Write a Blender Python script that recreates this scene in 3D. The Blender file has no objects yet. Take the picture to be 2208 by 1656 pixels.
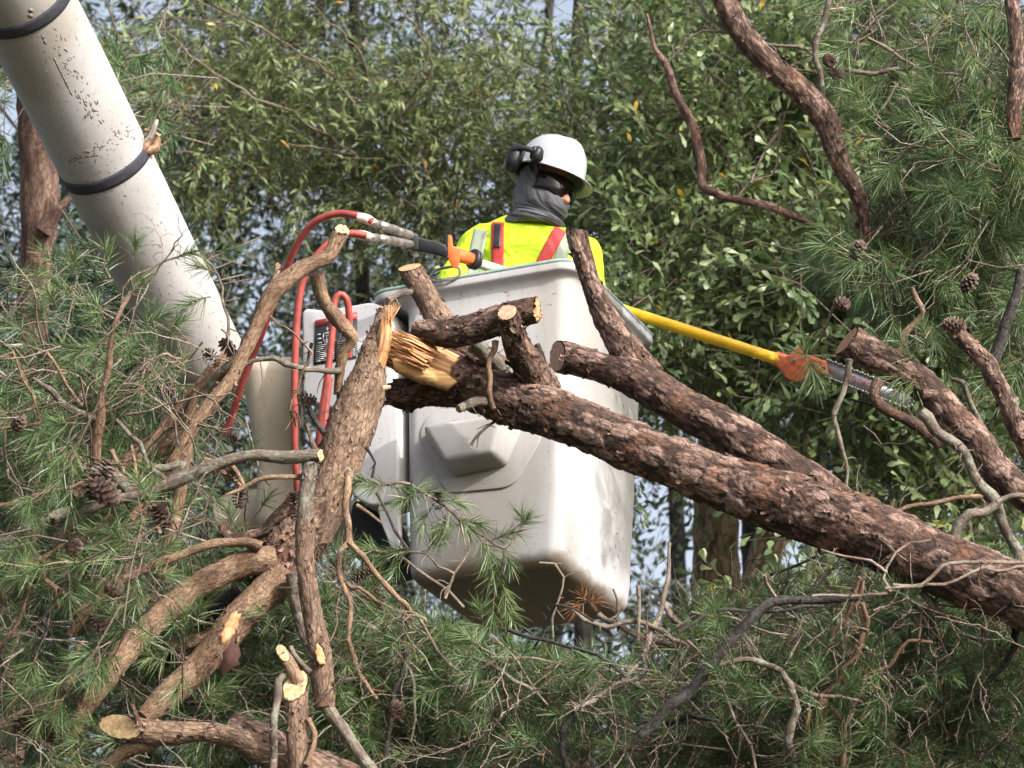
import bpy, bmesh, math, random
import numpy as np
from mathutils import Vector, Matrix
from mathutils.bvhtree import BVHTree

# ------------------------------------------------------------------ camera, sky, sun, exposure
SC = bpy.context.scene
COL = SC.collection
F = 7214.0                      # focal length in photograph pixels
PITCH = math.radians(22.0)
CAM = np.array([0.0, 0.0, 1.6])
FW = np.array([0, math.cos(PITCH), math.sin(PITCH)])
UP = np.array([0, -math.sin(PITCH), math.cos(PITCH)])
RT = np.array([1.0, 0, 0])
cd = bpy.data.cameras.new('camera'); cam = bpy.data.objects.new('camera', cd); COL.objects.link(cam)
cam.location = CAM; cam.rotation_euler = (math.pi/2 + PITCH, 0, 0)
cd.sensor_width = 36; cd.lens = 36*F/2208; cd.clip_start = 0.1; cd.clip_end = 2000
cd.dof.use_dof = True; cd.dof.focus_distance = 11.2; cd.dof.aperture_fstop = 6.5
SC.camera = cam
SUN = np.array([0.66, -0.75, 0.50]); SUN = SUN/np.linalg.norm(SUN)
w = bpy.data.worlds.new('World'); SC.world = w; w.use_nodes = True
nt = w.node_tree; bg = nt.nodes['Background']
sky = nt.nodes.new('ShaderNodeTexSky'); sky.sky_type = 'NISHITA'; sky.sun_disc = False
sky.sun_elevation = math.asin(SUN[2]); sky.sun_rotation = math.atan2(SUN[0], SUN[1])
sky.air_density = 1.0; sky.dust_density = 7.0
hs_ = nt.nodes.new('ShaderNodeHueSaturation'); hs_.inputs['Saturation'].default_value = 0.55; hs_.inputs['Value'].default_value = 1.25
nt.links.new(sky.outputs[0], hs_.inputs['Color']); nt.links.new(hs_.outputs[0], bg.inputs[0]); bg.inputs[1].default_value = 0.15
sl = bpy.data.lights.new('sun', 'SUN'); sl.energy = 2.7; sl.angle = math.radians(0.5); sl.color = (1.0, 0.955, 0.90)
so = bpy.data.objects.new('sun', sl); COL.objects.link(so)
so.rotation_euler = Vector(-SUN).to_track_quat('-Z', 'Y').to_euler()
SC.view_settings.view_transform = 'Standard'; SC.view_settings.look = 'None'
SC.view_settings.exposure = 0.9; SC.view_settings.gamma = 1
SC.cycles.max_bounces = 6; SC.cycles.diffuse_bounces = 3; SC.cycles.glossy_bounces = 2
SC.cycles.transmission_bounces = 3; SC.cycles.transparent_max_bounces = 4
SC.cycles.use_adaptive_sampling = True; SC.cycles.use_denoising = True

rng = np.random.default_rng(7)
def P(px, py, d): return CAM + d*(FW + RT*((px-1104)/F) - UP*((py-828)/F))
def S(d): return d/F
def pj(p):
    q = np.asarray(p)-CAM; d = q@FW; return 1104+F*(q@RT)/d, 828-F*(q@UP)/d
def V3(a): return Vector((float(a[0]), float(a[1]), float(a[2])))
def nrm(a):
    a = np.asarray(a, float); return a/np.maximum(np.linalg.norm(a, axis=-1, keepdims=True), 1e-9)

# ------------------------------------------------------------------ materials
def newmat(name):
    m = bpy.data.materials.new(name); m.use_nodes = True
    n = m.node_tree; b = n.nodes['Principled BSDF']; return m, n, b
def N(n, t, **kw):
    x = n.nodes.new(t)
    for k, v in kw.items():
        if k.startswith('i_'):
            x.inputs[int(k[2:])].default_value = v
        else: setattr(x, k, v)
    return x
def ramp(n, stops):
    r = n.nodes.new('ShaderNodeValToRGB'); e = r.color_ramp.elements
    while len(e) < len(stops): e.new(0.5)
    for i, (p, c) in enumerate(stops): e[i].position = p; e[i].color = (*c, 1) if len(c) == 3 else c
    return r
def mixc(n, fac, a, b, mode='MIX'):
    x = n.nodes.new('ShaderNodeMix'); x.data_type = 'RGBA'; x.blend_type = mode
    for s, v in ((x.inputs[0], fac), (x.inputs[6], a), (x.inputs[7], b)):
        if hasattr(v, 'is_linked') or hasattr(v, 'links'): n.links.new(v, s)
        elif isinstance(v, (int, float)): s.default_value = v
        else: s.default_value = (*v, 1)
    return x.outputs[2]
def plain(name, col, rough=0.6, metal=0.0, var=0.12, scale=14, bump=0.0, bscale=60, spec=0.5):
    m, n, b = newmat(name)
    tc = N(n, 'ShaderNodeTexCoord')
    no = N(n, 'ShaderNodeTexNoise'); no.inputs['Scale'].default_value = scale; no.inputs['Detail'].default_value = 5
    n.links.new(tc.outputs['Object'], no.inputs['Vector'])
    r = ramp(n, [(0.3, [c*(1-var) for c in col]), (0.7, [min(1, c*(1+var)) for c in col])])
    n.links.new(no.outputs['Fac'], r.inputs[0]); n.links.new(r.outputs[0], b.inputs['Base Color'])
    b.inputs['Roughness'].default_value = rough; b.inputs['Metallic'].default_value = metal
    b.inputs['Specular IOR Level'].default_value = spec
    if bump:
        n2 = N(n, 'ShaderNodeTexNoise'); n2.inputs['Scale'].default_value = bscale; n2.inputs['Detail'].default_value = 4
        n.links.new(tc.outputs['Object'], n2.inputs['Vector'])
        bp = N(n, 'ShaderNodeBump'); bp.inputs['Strength'].default_value = bump; bp.inputs['Distance'].default_value = 0.01
        n.links.new(n2.outputs['Fac'], bp.inputs['Height']); n.links.new(bp.outputs[0], b.inputs['Normal'])
    return m
def barkmat(name, dark, mid, light, patch, crack, pscale=7.0, bump=0.6, fine=1.0, lichen=None):
    m, n, b = newmat(name)
    at = N(n, 'ShaderNodeAttribute', attribute_name='bc')
    ti = N(n, 'ShaderNodeAttribute', attribute_name='tint')
    ga = N(n, 'ShaderNodeAttribute', attribute_name='gap')
    mp = N(n, 'ShaderNodeMapping'); mp.inputs['Scale'].default_value = (1, 1, 0.35)
    n.links.new(at.outputs['Vector'], mp.inputs[0])
    f1 = N(n, 'ShaderNodeTexNoise'); f1.inputs['Scale'].default_value = 90*fine; f1.inputs['Detail'].default_value = 6; f1.inputs['Roughness'].default_value = 0.7
    n.links.new(mp.outputs[0], f1.inputs['Vector'])
    f2 = N(n, 'ShaderNodeTexNoise'); f2.inputs['Scale'].default_value = pscale; f2.inputs['Detail'].default_value = 4
    n.links.new(at.outputs['Vector'], f2.inputs['Vector'])
    r1 = ramp(n, [(0.30, dark), (0.48, mid), (0.72, light)])
    ad = N(n, 'ShaderNodeMath', operation='MULTIPLY_ADD'); ad.inputs[1].default_value = 0.40; 
    n.links.new(ti.outputs['Fac'], ad.inputs[0])
    sb = N(n, 'ShaderNodeMath', operation='MULTIPLY_ADD'); sb.inputs[1].default_value = 0.9; sb.inputs[2].default_value = -0.14
    n.links.new(f1.outputs['Fac'], sb.inputs[0]); n.links.new(sb.outputs[0], ad.inputs[2])
    n.links.new(ad.outputs[0], r1.inputs[0])
    r2 = ramp(n, [(0.50, (0, 0, 0)), (0.66, (1, 1, 1))]); n.links.new(f2.outputs['Fac'], r2.inputs[0])
    c = mixc(n, r2.outputs[0], r1.outputs[0], patch)
    # keep the fine grain over the patches
    c = mixc(n, 0.55, c, r1.outputs[0])
    vo = N(n, 'ShaderNodeTexVoronoi', feature='DISTANCE_TO_EDGE'); vo.inputs['Scale'].default_value = 60*fine
    va = N(n, 'ShaderNodeVectorMath', operation='MULTIPLY_ADD'); f4_ = N(n, 'ShaderNodeTexNoise'); f4_.inputs['Scale'].default_value = 70; f4_.inputs['Detail'].default_value = 3
    n.links.new(mp.outputs[0], f4_.inputs['Vector']); n.links.new(f4_.outputs['Color'], va.inputs[0]); va.inputs[1].default_value = (0.016, 0.016, 0.016); n.links.new(mp.outputs[0], va.inputs[2]); n.links.new(va.outputs[0], vo.inputs['Vector'])
    rv_ = ramp(n, [(0.0, (0.75, 0.75, 0.75)), (0.11, (0, 0, 0))]); n.links.new(vo.outputs['Distance'], rv_.inputs[0])
    c = mixc(n, rv_.outputs[0], c, tuple(x*1.6 for x in crack))
    if lichen:
        f3 = N(n, 'ShaderNodeTexNoise'); f3.inputs['Scale'].default_value = 26; f3.inputs['Detail'].default_value = 8; f3.inputs['Roughness'].default_value = 0.75
        n.links.new(at.outputs['Vector'], f3.inputs['Vector'])
        r3 = ramp(n, [(0.50, (0, 0, 0)), (0.56, (1, 1, 1))]); n.links.new(f3.outputs['Fac'], r3.inputs[0])
        c = mixc(n, r3.outputs[0], c, lichen)
    c = mixc(n, ga.outputs['Fac'], c, crack)
    n.links.new(c, b.inputs['Base Color']); b.inputs['Roughness'].default_value = 0.85
    b.inputs['Specular IOR Level'].default_value = 0.3
    bp = N(n, 'ShaderNodeBump'); bp.inputs['Strength'].default_value = bump; bp.inputs['Distance'].default_value = 0.006
    hh = N(n, 'ShaderNodeMath', operation='MULTIPLY_ADD'); hh.inputs[1].default_value = -0.55
    n.links.new(rv_.outputs[0], hh.inputs[0]); n.links.new(f1.outputs['Fac'], hh.inputs[2])
    n.links.new(hh.outputs[0], bp.inputs['Height']); n.links.new(bp.outputs[0], b.inputs['Normal'])
    return m
def woodmat(name, c0, c1, c2, rings=False):
    m, n, b = newmat(name)
    at = N(n, 'ShaderNodeAttribute', attribute_name='bc')
    mp = N(n, 'ShaderNodeMapping'); mp.inputs['Scale'].default_value = (1, 1, 1) if rings else (1, 1, 0.05)
    n.links.new(at.outputs['Vector'], mp.inputs[0])
    f = N(n, 'ShaderNodeTexNoise'); f.inputs['Scale'].default_value = 60 if rings else 130; f.inputs['Detail'].default_value = 5
    n.links.new(mp.outputs[0], f.inputs['Vector'])
    r = ramp(n, [(0.30, c0), (0.5, c1), (0.68, c2)]); n.links.new(f.outputs['Fac'], r.inputs[0]); out = r.outputs[0]
    if rings:
        wv = N(n, 'ShaderNodeTexWave', wave_type='RINGS', rings_direction='SPHERICAL'); wv.inputs['Scale'].default_value = 60; wv.inputs['Distortion'].default_value = 1.5
        n.links.new(at.outputs['Vector'], wv.inputs['Vector'])
        out = mixc(n, 0.5, out, wv.outputs['Color'], 'MULTIPLY')
    n.links.new(out, b.inputs['Base Color']); b.inputs['Roughness'].default_value = 0.75
    bp = N(n, 'ShaderNodeBump'); bp.inputs['Strength'].default_value = 0.5; bp.inputs['Distance'].default_value = 0.004
    n.links.new(f.outputs['Fac'], bp.inputs['Height']); n.links.new(bp.outputs[0], b.inputs['Normal'])
    return m
def leafmat(name, stops, transl=0.3, rough=0.45, spec=0.5):
    m, n, b = newmat(name)
    a = N(n, 'ShaderNodeAttribute', attribute_name='rnd')
    r = ramp(n, stops); n.links.new(a.outputs['Fac'], r.inputs[0])
    n.links.new(r.outputs[0], b.inputs['Base Color']); b.inputs['Roughness'].default_value = rough
    b.inputs['Specular IOR Level'].default_value = spec
    if transl:
        t = N(n, 'ShaderNodeBsdfTranslucent'); mx = N(n, 'ShaderNodeMixShader'); mx.inputs[0].default_value = transl
        hs = N(n, 'ShaderNodeHueSaturation'); hs.inputs['Saturation'].default_value = 1.1; hs.inputs['Value'].default_value = 1.5
        n.links.new(r.outputs[0], hs.inputs['Color']); n.links.new(hs.outputs[0], t.inputs[0])
        n.links.new(b.outputs[0], mx.inputs[1]); n.links.new(t.outputs[0], mx.inputs[2])
        n.links.new(mx.outputs[0], n.nodes['Material Output'].inputs['Surface'])
    return m
M = {}
M['bark_log'] = barkmat('bark_log', (0.026, 0.015, 0.012), (0.100, 0.058, 0.044), (0.27, 0.185, 0.155), (0.25, 0.115, 0.065), (0.016, 0.010, 0.008), lichen=None)
M['bark_tan'] = barkmat('bark_tan', (0.075, 0.048, 0.034), (0.175, 0.112, 0.075), (0.30, 0.21, 0.14), (0.21, 0.10, 0.05), (0.05, 0.03, 0.02), pscale=9, bump=0.6, fine=1.5)
M['bark_scaly'] = barkmat('bark_scaly', (0.055, 0.036, 0.027), (0.145, 0.096, 0.068), (0.28, 0.195, 0.14), (0.18, 0.08, 0.05), (0.04, 0.024, 0.018), pscale=6, bump=0.7)
M['bark_grey'] = barkmat('bark_grey', (0.045, 0.035, 0.03), (0.11, 0.088, 0.072), (0.21, 0.18, 0.15), (0.14, 0.085, 0.06), (0.05, 0.035, 0.03), pscale=12, bump=0.5, lichen=(0.17, 0.18, 0.145))
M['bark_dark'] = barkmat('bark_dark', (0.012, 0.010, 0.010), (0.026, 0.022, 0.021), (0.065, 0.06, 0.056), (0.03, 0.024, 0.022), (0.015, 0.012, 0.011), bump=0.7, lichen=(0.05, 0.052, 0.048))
M['bark_pine_far'] = barkmat('bark_pine_far', (0.05, 0.03, 0.025), (0.13, 0.078, 0.062), (0.24, 0.155, 0.125), (0.18, 0.09, 0.065), (0.03, 0.02, 0.016), pscale=4)
M['bark_oak'] = barkmat('bark_oak', (0.06, 0.042, 0.03), (0.17, 0.12, 0.08), (0.33, 0.25, 0.165), (0.20, 0.14, 0.09), (0.03, 0.022, 0.016), pscale=3, fine=0.5)
M['twig'] = barkmat('twig', (0.065, 0.054, 0.046), (0.145, 0.122, 0.102), (0.27, 0.235, 0.20), (0.17, 0.11, 0.08), (0.1, 0.06, 0.04))
M['twig_oak'] = barkmat('twig_oak', (0.05, 0.045, 0.035), (0.10, 0.09, 0.07), (0.19, 0.17, 0.135), (0.12, 0.10, 0.075), (0.1, 0.06, 0.04))
M['wood'] = woodmat('wood', (0.25, 0.09, 0.035), (0.48, 0.235, 0.10), (0.70, 0.47, 0.26))
M['wood_pale'] = woodmat('wood_pale', (0.48, 0.24, 0.09), (0.66, 0.40, 0.18), (0.76, 0.54, 0.30))
M['cut'] = woodmat('cut', (0.34, 0.19, 0.12), (0.48, 0.30, 0.20), (0.60, 0.42, 0.29), rings=True)
M['cut_fresh'] = woodmat('cut_fresh', (0.42, 0.26, 0.12), (0.62, 0.44, 0.24), (0.74, 0.58, 0.36), rings=True)
M['cut_orange'] = woodmat('cut_orange', (0.45, 0.19, 0.08), (0.62, 0.32, 0.15), (0.76, 0.46, 0.26), rings=True)
M['cut_dull'] = woodmat('cut_dull', (0.20, 0.10, 0.06), (0.30, 0.16, 0.09), (0.40, 0.24, 0.14), rings=True)
M['needle'] = leafmat('needle', [(0.0, (0.026, 0.055, 0.026)), (0.45, (0.068, 0.118, 0.046)), (0.90, (0.140, 0.200, 0.078)), (0.97, (0.17, 0.18, 0.09)), (1.0, (0.26, 0.15, 0.07))], 0.15, 0.4)
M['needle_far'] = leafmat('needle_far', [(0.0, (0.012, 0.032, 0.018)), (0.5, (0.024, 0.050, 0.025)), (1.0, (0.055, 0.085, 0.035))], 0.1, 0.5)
M['needle_dead'] = leafmat('needle_dead', [(0.0, (0.14, 0.06, 0.03)), (1.0, (0.30, 0.15, 0.08))], 0.1, 0.6)
M['leaf_willow'] = leafmat('leaf_willow', [(0.0, (0.045, 0.068, 0.034)), (0.45, (0.118, 0.160, 0.068)), (0.93, (0.215, 0.26, 0.115)), (0.985, (0.22, 0.22, 0.05)), (1.0, (0.50, 0.26, 0.05))], 0.28, 0.5)
M['leaf_water'] = leafmat('leaf_water', [(0.0, (0.050, 0.078, 0.040)), (0.5, (0.115, 0.165, 0.070)), (0.93, (0.205, 0.26, 0.115)), (0.99, (0.24, 0.25, 0.06)), (1.0, (0.45, 0.30, 0.05))], 0.28, 0.38)
M['leaf_far'] = leafmat('leaf_far', [(0.0, (0.014, 0.026, 0.020)), (0.6, (0.034, 0.052, 0.036)), (1.0, (0.075, 0.095, 0.06))], 0.12, 0.6, 0.3)  # shade of the far foliage painted in as darker greens
M['cone'] = plain('cone', (0.075, 0.045, 0.035), 0.7, var=0.5, scale=80)

# ------------------------------------------------------------------ object helpers
def tag(o, label=None, cat=None, group=None, kind=None):
    if label: o['label'] = label
    if cat: o['category'] = cat
    if group: o['group'] = group
    if kind: o['kind'] = kind
    return o
def thing(name, loc, label, cat, group=None):
    o = bpy.data.objects.new(name, None); COL.objects.link(o); o.location = V3(loc)
    o.empty_display_size = 0.1
    return tag(o, label, cat, group)
def link(name, me, mat, parent=None, smooth=True):
    o = bpy.data.objects.new(name, me); COL.objects.link(o)
    if mat is not None:
        for mm in (mat if isinstance(mat, (list, tuple)) else [mat]): me.materials.append(mm)
    if smooth and len(me.polygons):
        me.polygons.foreach_set('use_smooth', np.ones(len(me.polygons), dtype=bool))
    if parent is not None:
        o.parent = parent
        o.matrix_parent_inverse = Matrix.Translation(-parent.location) if parent.type == 'EMPTY' else Matrix.Identity(4)
    return o
def mesh_np(name, verts, loops, sizes, attrs=None):
    me = bpy.data.meshes.new(name)
    verts = np.asarray(verts, np.float32); loops = np.asarray(loops, np.int32).ravel(); sizes = np.asarray(sizes, np.int32)
    me.vertices.add(len(verts)); me.vertices.foreach_set('co', verts.ravel())
    me.loops.add(len(loops)); me.loops.foreach_set('vertex_index', loops)
    me.polygons.add(len(sizes)); st = np.concatenate([[0], np.cumsum(sizes)[:-1]]).astype(np.int32)
    me.polygons.foreach_set('loop_start', st)
    for k, a in (attrs or {}).items():
        a = np.asarray(a, np.float32)
        if a.ndim == 2:
            t = me.attributes.new(k, 'FLOAT_VECTOR', 'POINT'); t.data.foreach_set('vector', a.ravel())
        else:
            t = me.attributes.new(k, 'FLOAT', 'POINT'); t.data.foreach_set('value', a)
    me.update(calc_edges=True); me.validate(); return me
class MB:
    """collects polygons into one mesh"""
    def __init__(s): s.v = []; s.l = []; s.n = []; s.a = {}; s.c = 0
    def add(s, v, faces, **attrs):
        v = np.asarray(v, float); n = len(v)
        s.v.append(v)
        if isinstance(faces, np.ndarray):
            s.l.append((faces+s.c).ravel()); s.n.append(np.full(len(faces), faces.shape[1]))
        else:
            for f in faces: s.l.append(np.asarray(f)+s.c); s.n.append([len(f)])
        for k in ('bc', 'tint', 'gap', 'rnd'):
            d = attrs.get(k)
            if d is None: d = np.zeros((n, 3)) if k == 'bc' else np.zeros(n)
            s.a.setdefault(k, []).append(d)
        s.c += n
    def mesh(s, name):
        return mesh_np(name, np.concatenate(s.v), np.concatenate(s.l), np.concatenate(s.n), {k: np.concatenate(v) for k, v in s.a.items()})
    def build(s, name, mat, parent=None, smooth=True): return link(name, s.mesh(name), mat, parent, smooth)
# ------------------------------------------------------------------ noise
def _h(i, j, k, s=0):
    n = (i.astype(np.int64)*374761393 + j.astype(np.int64)*668265263 + k.astype(np.int64)*2147483647 + s*1274126177) & 0xffffffff
    n = ((n ^ (n >> 13))*1274126177) & 0xffffffff
    n = ((n ^ (n >> 15))*2246822519) & 0xffffffff
    return ((n ^ (n >> 16)) & 0xffffff)/float(0xffffff)
def vnoise(p, seed=0):
    p = np.asarray(p, float); i = np.floor(p).astype(np.int64); f = p-i; f = f*f*(3-2*f); r = 0
    for a in (0, 1):
        for b in (0, 1):
            for c in (0, 1):
                wgt = (f[:, 0] if a else 1-f[:, 0])*(f[:, 1] if b else 1-f[:, 1])*(f[:, 2] if c else 1-f[:, 2])
                r = r + wgt*_h(i[:, 0]+a, i[:, 1]+b, i[:, 2]+c, seed)
    return r*2-1
def fbm(p, seed=0, o=3):
    return sum(vnoise(p*2**k, seed+k)*0.5**k for k in range(o))
def cells(p, seed=0):
    i = np.floor(p).astype(np.int64); best = np.full(len(p), 9.); sec = np.full(len(p), 9.); idr = np.zeros(len(p)); off = np.zeros((len(p), 3))
    for a in (-1, 0, 1):
        for b in (-1, 0, 1):
            for c in (-1, 0, 1):
                q = i+np.array([a, b, c])
                pt = q+np.stack([_h(q[:, 0], q[:, 1], q[:, 2], seed+t) for t in (1, 2, 3)], 1)
                dv = p-pt; d = np.sqrt((dv**2).sum(1)); r = _h(q[:, 0], q[:, 1], q[:, 2], seed+4)
                nb = d < best; sec = np.where(nb, best, np.minimum(sec, d))
                idr = np.where(nb, r, idr); off = np.where(nb[:, None], dv, off); best = np.minimum(best, d)
    return best, sec, idr, off
# ------------------------------------------------------------------ tubes / branches
def catmull(pts, rad, step):
    pts = np.asarray(pts, float); rad = np.asarray(rad, float); n = len(pts)
    p = np.vstack([2*pts[0]-pts[1], pts, 2*pts[-1]-pts[-2]]); r = np.concatenate([[rad[0]], rad, [rad[-1]]])
    op, orr = [], []
    for i in range(1, n):
        L = np.linalg.norm(p[i+1]-p[i]); k = max(1, int(round(L/step)))
        t = np.arange(k)/k; t = t[:, None]
        a, b, c, d = p[i-1], p[i], p[i+1], p[i+2]
        op.append(0.5*((2*b)+(-a+c)*t+(2*a-5*b+4*c-d)*t**2+(-a+3*b-3*c+d)*t**3))
        orr.append(r[i]+(r[i+1]-r[i])*t[:, 0])
    op.append(pts[-1:]); orr.append(rad[-1:])
    return np.vstack(op), np.concatenate(orr)
def frames(c):
    t = nrm(np.gradient(c, axis=0)); u = np.zeros_like(c)
    a = np.cross(t[0], [0, 1, 0.1]); u[0] = nrm(a)
    for i in range(1, len(c)):
        v = u[i-1]-t[i]*(u[i-1]@t[i]); u[i] = v/max(1e-9, np.linalg.norm(v))
    return t, u, np.cross(t, u)
TS = [0]
def tube(mb, pts, rad, seg=None, step=None, style='plain', caps=(1, 1), amp=1.0, cut0=None, cut1=None, raw=False):
    """sweeps a bark surface; returns centre line, tangents, frame"""
    TS[0] += 1; sd = TS[0]*17
    rm = float(np.max(rad))
    if seg is None: seg = 84 if rm > 0.045 else 36 if rm > 0.022 else 14 if rm > 0.008 else 7
    if step is None: step = 0.006 if rm > 0.045 else 0.010 if rm > 0.022 else 0.02 if rm > 0.008 else 0.035
    c, r = catmull(pts, rad, step) if not raw else (np.asarray(pts, float), np.asarray(rad, float))
    if rm < 0.016 and not raw and style == 'x':      # stiff, angular growth with knots
        pl_ = np.asarray(pts, float); Lp = np.concatenate([[0], np.cumsum(np.linalg.norm(np.diff(pl_, axis=0), axis=1))]); Lc = np.concatenate([[0], np.cumsum(np.linalg.norm(np.diff(c, axis=0), axis=1))]); Lc = Lc/Lc[-1]*Lp[-1]
        lin = np.stack([np.interp(Lc, Lp, pl_[:, k]) for k in range(3)], 1); c = 0.5*c+0.5*lin
        kk = max(2, int(Lp[-1]/0.055)); kg = np.random.default_rng(sd); ks = np.linspace(0, Lp[-1], kk+1); ko = kg.normal(size=(kk+1, 3))*min(0.0065, rm*0.9+.002); ko[0] = ko[-1] = 0
        c = c+np.stack([np.interp(Lc, ks, ko[:, k]) for k in range(3)], 1)*np.clip(np.minimum(Lc, Lc[-1]-Lc)/(rm*3)-1, 0, 1)[:, None]
        r = r*0.84*(1+0.22*np.exp(-((Lc[:, None]-ks[None])/0.006)**2).max(1))
    elif rm < 0.045 and not raw and style != 'clean':     # crooked growth
        s = np.arange(len(c))[:, None]*step
        wob = np.concatenate([vnoise(np.hstack([s/(rm*9), s*0+k*7.7, s*0+sd]), sd)[:, None] for k in range(3)], 1)
        ee = np.minimum(np.arange(len(c)), np.arange(len(c))[::-1])[:, None]*step/(rm*3.5); wob = wob*np.clip(ee-0.6, 0, 1)
        c = c+wob*rm*0.35
        r = r*(1+0.12*vnoise(np.hstack([s/(rm*4), s*0+3, s*0+sd]), sd+5))
    t, u, v = frames(c); n = len(c)
    L = np.concatenate([[0], np.cumsum(np.linalg.norm(np.diff(c, axis=0), axis=1))])
    an = np.arange(seg)/seg*2*np.pi
    ca, sa = np.cos(an), np.sin(an)
    R = np.repeat(r[:, None], seg, 1)
    bc = np.stack([R*ca, R*sa, np.repeat(L[:, None], seg, 1)], 2).reshape(-1, 3)
    tint = np.full(n*seg, 0.5); gap = np.zeros(n*seg); disp = np.zeros(n*seg)
    off = bc+sd*1.37
    if style == 'plate':
        cs = np.clip(rm*0.50, 0.013, 0.042)
        q = off/np.array([cs, cs, cs*2.1])
        q = q+0.30*np.stack([vnoise(q*1.7+k*9.1, sd+k) for k in range(3)], 1)+0.12*np.stack([vnoise(q*5+k*4.1, sd+k) for k in range(3)], 1)
        f1, f2, idr, dv = cells(q, sd); e = np.clip((f2-f1)/0.20, 0, 1)
        # plates overlap like shingles: one edge of each stands proud
        disp = amp*rm*(0.030*(idr-0.5)*2+0.050*(e-1)*(0.4+0.6*idr)+0.060*np.clip(dv[:, 2], -0.6, 0.6)*(idr > 0.35)+0.05*fbm(off/(rm*1.6), sd)+0.015*vnoise(off/0.004, sd+2))
        tint = idr; gap = np.clip(1-e*1.25, 0, 1)*0.95
    elif style == 'scaly':
        q = off/np.array([0.010, 0.010, 0.018]); q = q+0.3*np.stack([vnoise(q*1.3+k*9, sd+k) for k in range(3)], 1)
        f1, f2, idr, dv = cells(q, sd); e = np.clip((f2-f1)/0.2, 0, 1)
        disp = amp*(0.0022*(idr-0.5)+0.0016*(e-1))+amp*rm*0.07*fbm(off/(rm*1.8), sd)
        big = vnoise(off/0.05, sd+3)
        tint = 0.3*idr+0.35+0.35*big; gap = np.clip(1-e*1.6, 0, 1)*0.6
    elif style == 'furrow':
        q = off/np.array([0.03, 0.03, 0.25]); nn = fbm(q, sd, 3)
        disp = amp*rm*0.10*np.abs(nn); tint = np.clip(0.3+1.4*np.abs(nn), 0, 1); gap = np.clip(1-np.abs(nn)*7, 0, 1)*0.8
    elif style == 'ridge':      # torn wood fibre
        q = off/np.array([0.007, 0.007, 0.30]); disp = amp*(0.005*vnoise(q, sd)+0.010*vnoise(off/np.array([0.02, 0.02, 0.3]), sd+1))
    elif style != 'clean':
        disp = amp*R.ravel()*(0.10*fbm(off/max(rm*1.4, 0.006), sd)+0.06*vnoise(off/max(rm*0.5, 0.003), sd+4)); tint = 0.5+0.5*vnoise(off/0.05, sd+3)
    Rr = (R.ravel()+disp).reshape(n, seg)
    pos = c[:, None]+u[:, None]*(Rr*ca)[:, :, None]+v[:, None]*(Rr*sa)[:, :, None]
    for end, cut in ((0, cut0), (n-1, cut1)):
        if cut is None: continue
        nv = nrm(RT*cut[0]+UP*cut[1]-FW*cut[2]); ax = t[end]
        out = -ax if end == 0 else ax
        if nv@out < 0: nv = -nv
        if nv@out < 0.42: nv = nrm(nv+out*0.4)
        den = nv@out
        dist = ((pos-c[end])@nv)        # beyond the saw cut -> slide back along the axis
        sel = dist > 0
        near = np.zeros(n, bool); kk = int(3.5*rm/step)+1
        if end == 0: near[:kk] = True
        else: near[-kk:] = True
        sel &= near[:, None]
        sel[end] = True
        pos = pos-np.where(sel[:, :, None], (dist/den)[:, :, None]*out, 0)
    idx = np.arange(n*seg).reshape(n, seg); nx = np.roll(idx, -1, 1)
    fc = np.stack([idx[:-1], nx[:-1], nx[1:], idx[1:]], 2).reshape(-1, 4)
    pv = pos.reshape(-1, 3)
    if r[-1] < 0.002 or caps[1] == 1 or caps[0] == 1:
        vv = [pv]; base = n*seg; fl = [fc]; ex = []
        mb.add(pv, fc, bc=bc, tint=tint, gap=gap)
        for end, cp in ((0, caps[0]), (1, caps[1])):
            if cp != 1: continue
            ring = pv[:seg] if end == 0 else pv[-seg:]
            ctr = ring.mean(0)+(t[-1] if end else -t[0])*(r[-1] if end else r[0])*0.3
            q = np.vstack([ring, ctr]); f = np.array([[i, (i+1) % seg, seg] for i in range(seg)])
            b3 = np.vstack([bc[:seg] if end == 0 else bc[-seg:], (bc[:seg] if end == 0 else bc[-seg:]).mean(0)])
            mb.add(q, f, bc=b3, tint=np.full(seg+1, 0.4))
    else:
        mb.add(pv, fc, bc=bc, tint=tint, gap=gap)
    return dict(c=c, r=r, t=t, u=u, v=v, pos=pos, seg=seg)
def cutface(mb, info, end, rough=0.0, inset=0.97, bulge=0.0):
    """sawn or torn end surface fitted to the end ring of a tube"""
    ring = info['pos'][0 if end == 0 else -1]; ctr = ring.mean(0)
    nv = nrm(np.cross(ring[0]-ctr, ring[len(ring)//4]-ctr)); ax = -info['t'][0] if end == 0 else info['t'][-1]
    if nv@ax < 0: nv = -nv
    seg = len(ring); K = 7; vs = []; bc = []
    uu = nrm(ring[0]-ctr); vv = np.cross(nv, uu)
    for k in range(K, 0, -1):
        q = ctr+(ring-ctr)*(k/K)*inset+nv*0.0015
        l = np.stack([(q-ctr)@uu, (q-ctr)@vv, 0*q[:, 0]], 1)
        if rough: q = q+nv*(rough*(vnoise(l/0.006+ctr*9, 3)*0.7+vnoise(l/0.02+ctr*5, 5)))[:, None]
        vs.append(q); bc.append(l)
    vs.append(ctr[None]+nv*0.0015); bc.append(np.zeros((1, 3)))
    v = np.vstack(vs); b = np.vstack(bc); idx = np.arange(K*seg).reshape(K, seg); nx = np.roll(idx, -1, 1)
    f4 = np.stack([idx[:-1], nx[:-1], nx[1:], idx[1:]], 2).reshape(-1, 4)
    f3 = [[idx[-1][i], nx[-1][i], K*seg] for i in range(seg)]
    mb.add(v, [list(x) for x in f4]+f3, bc=b)
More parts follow.
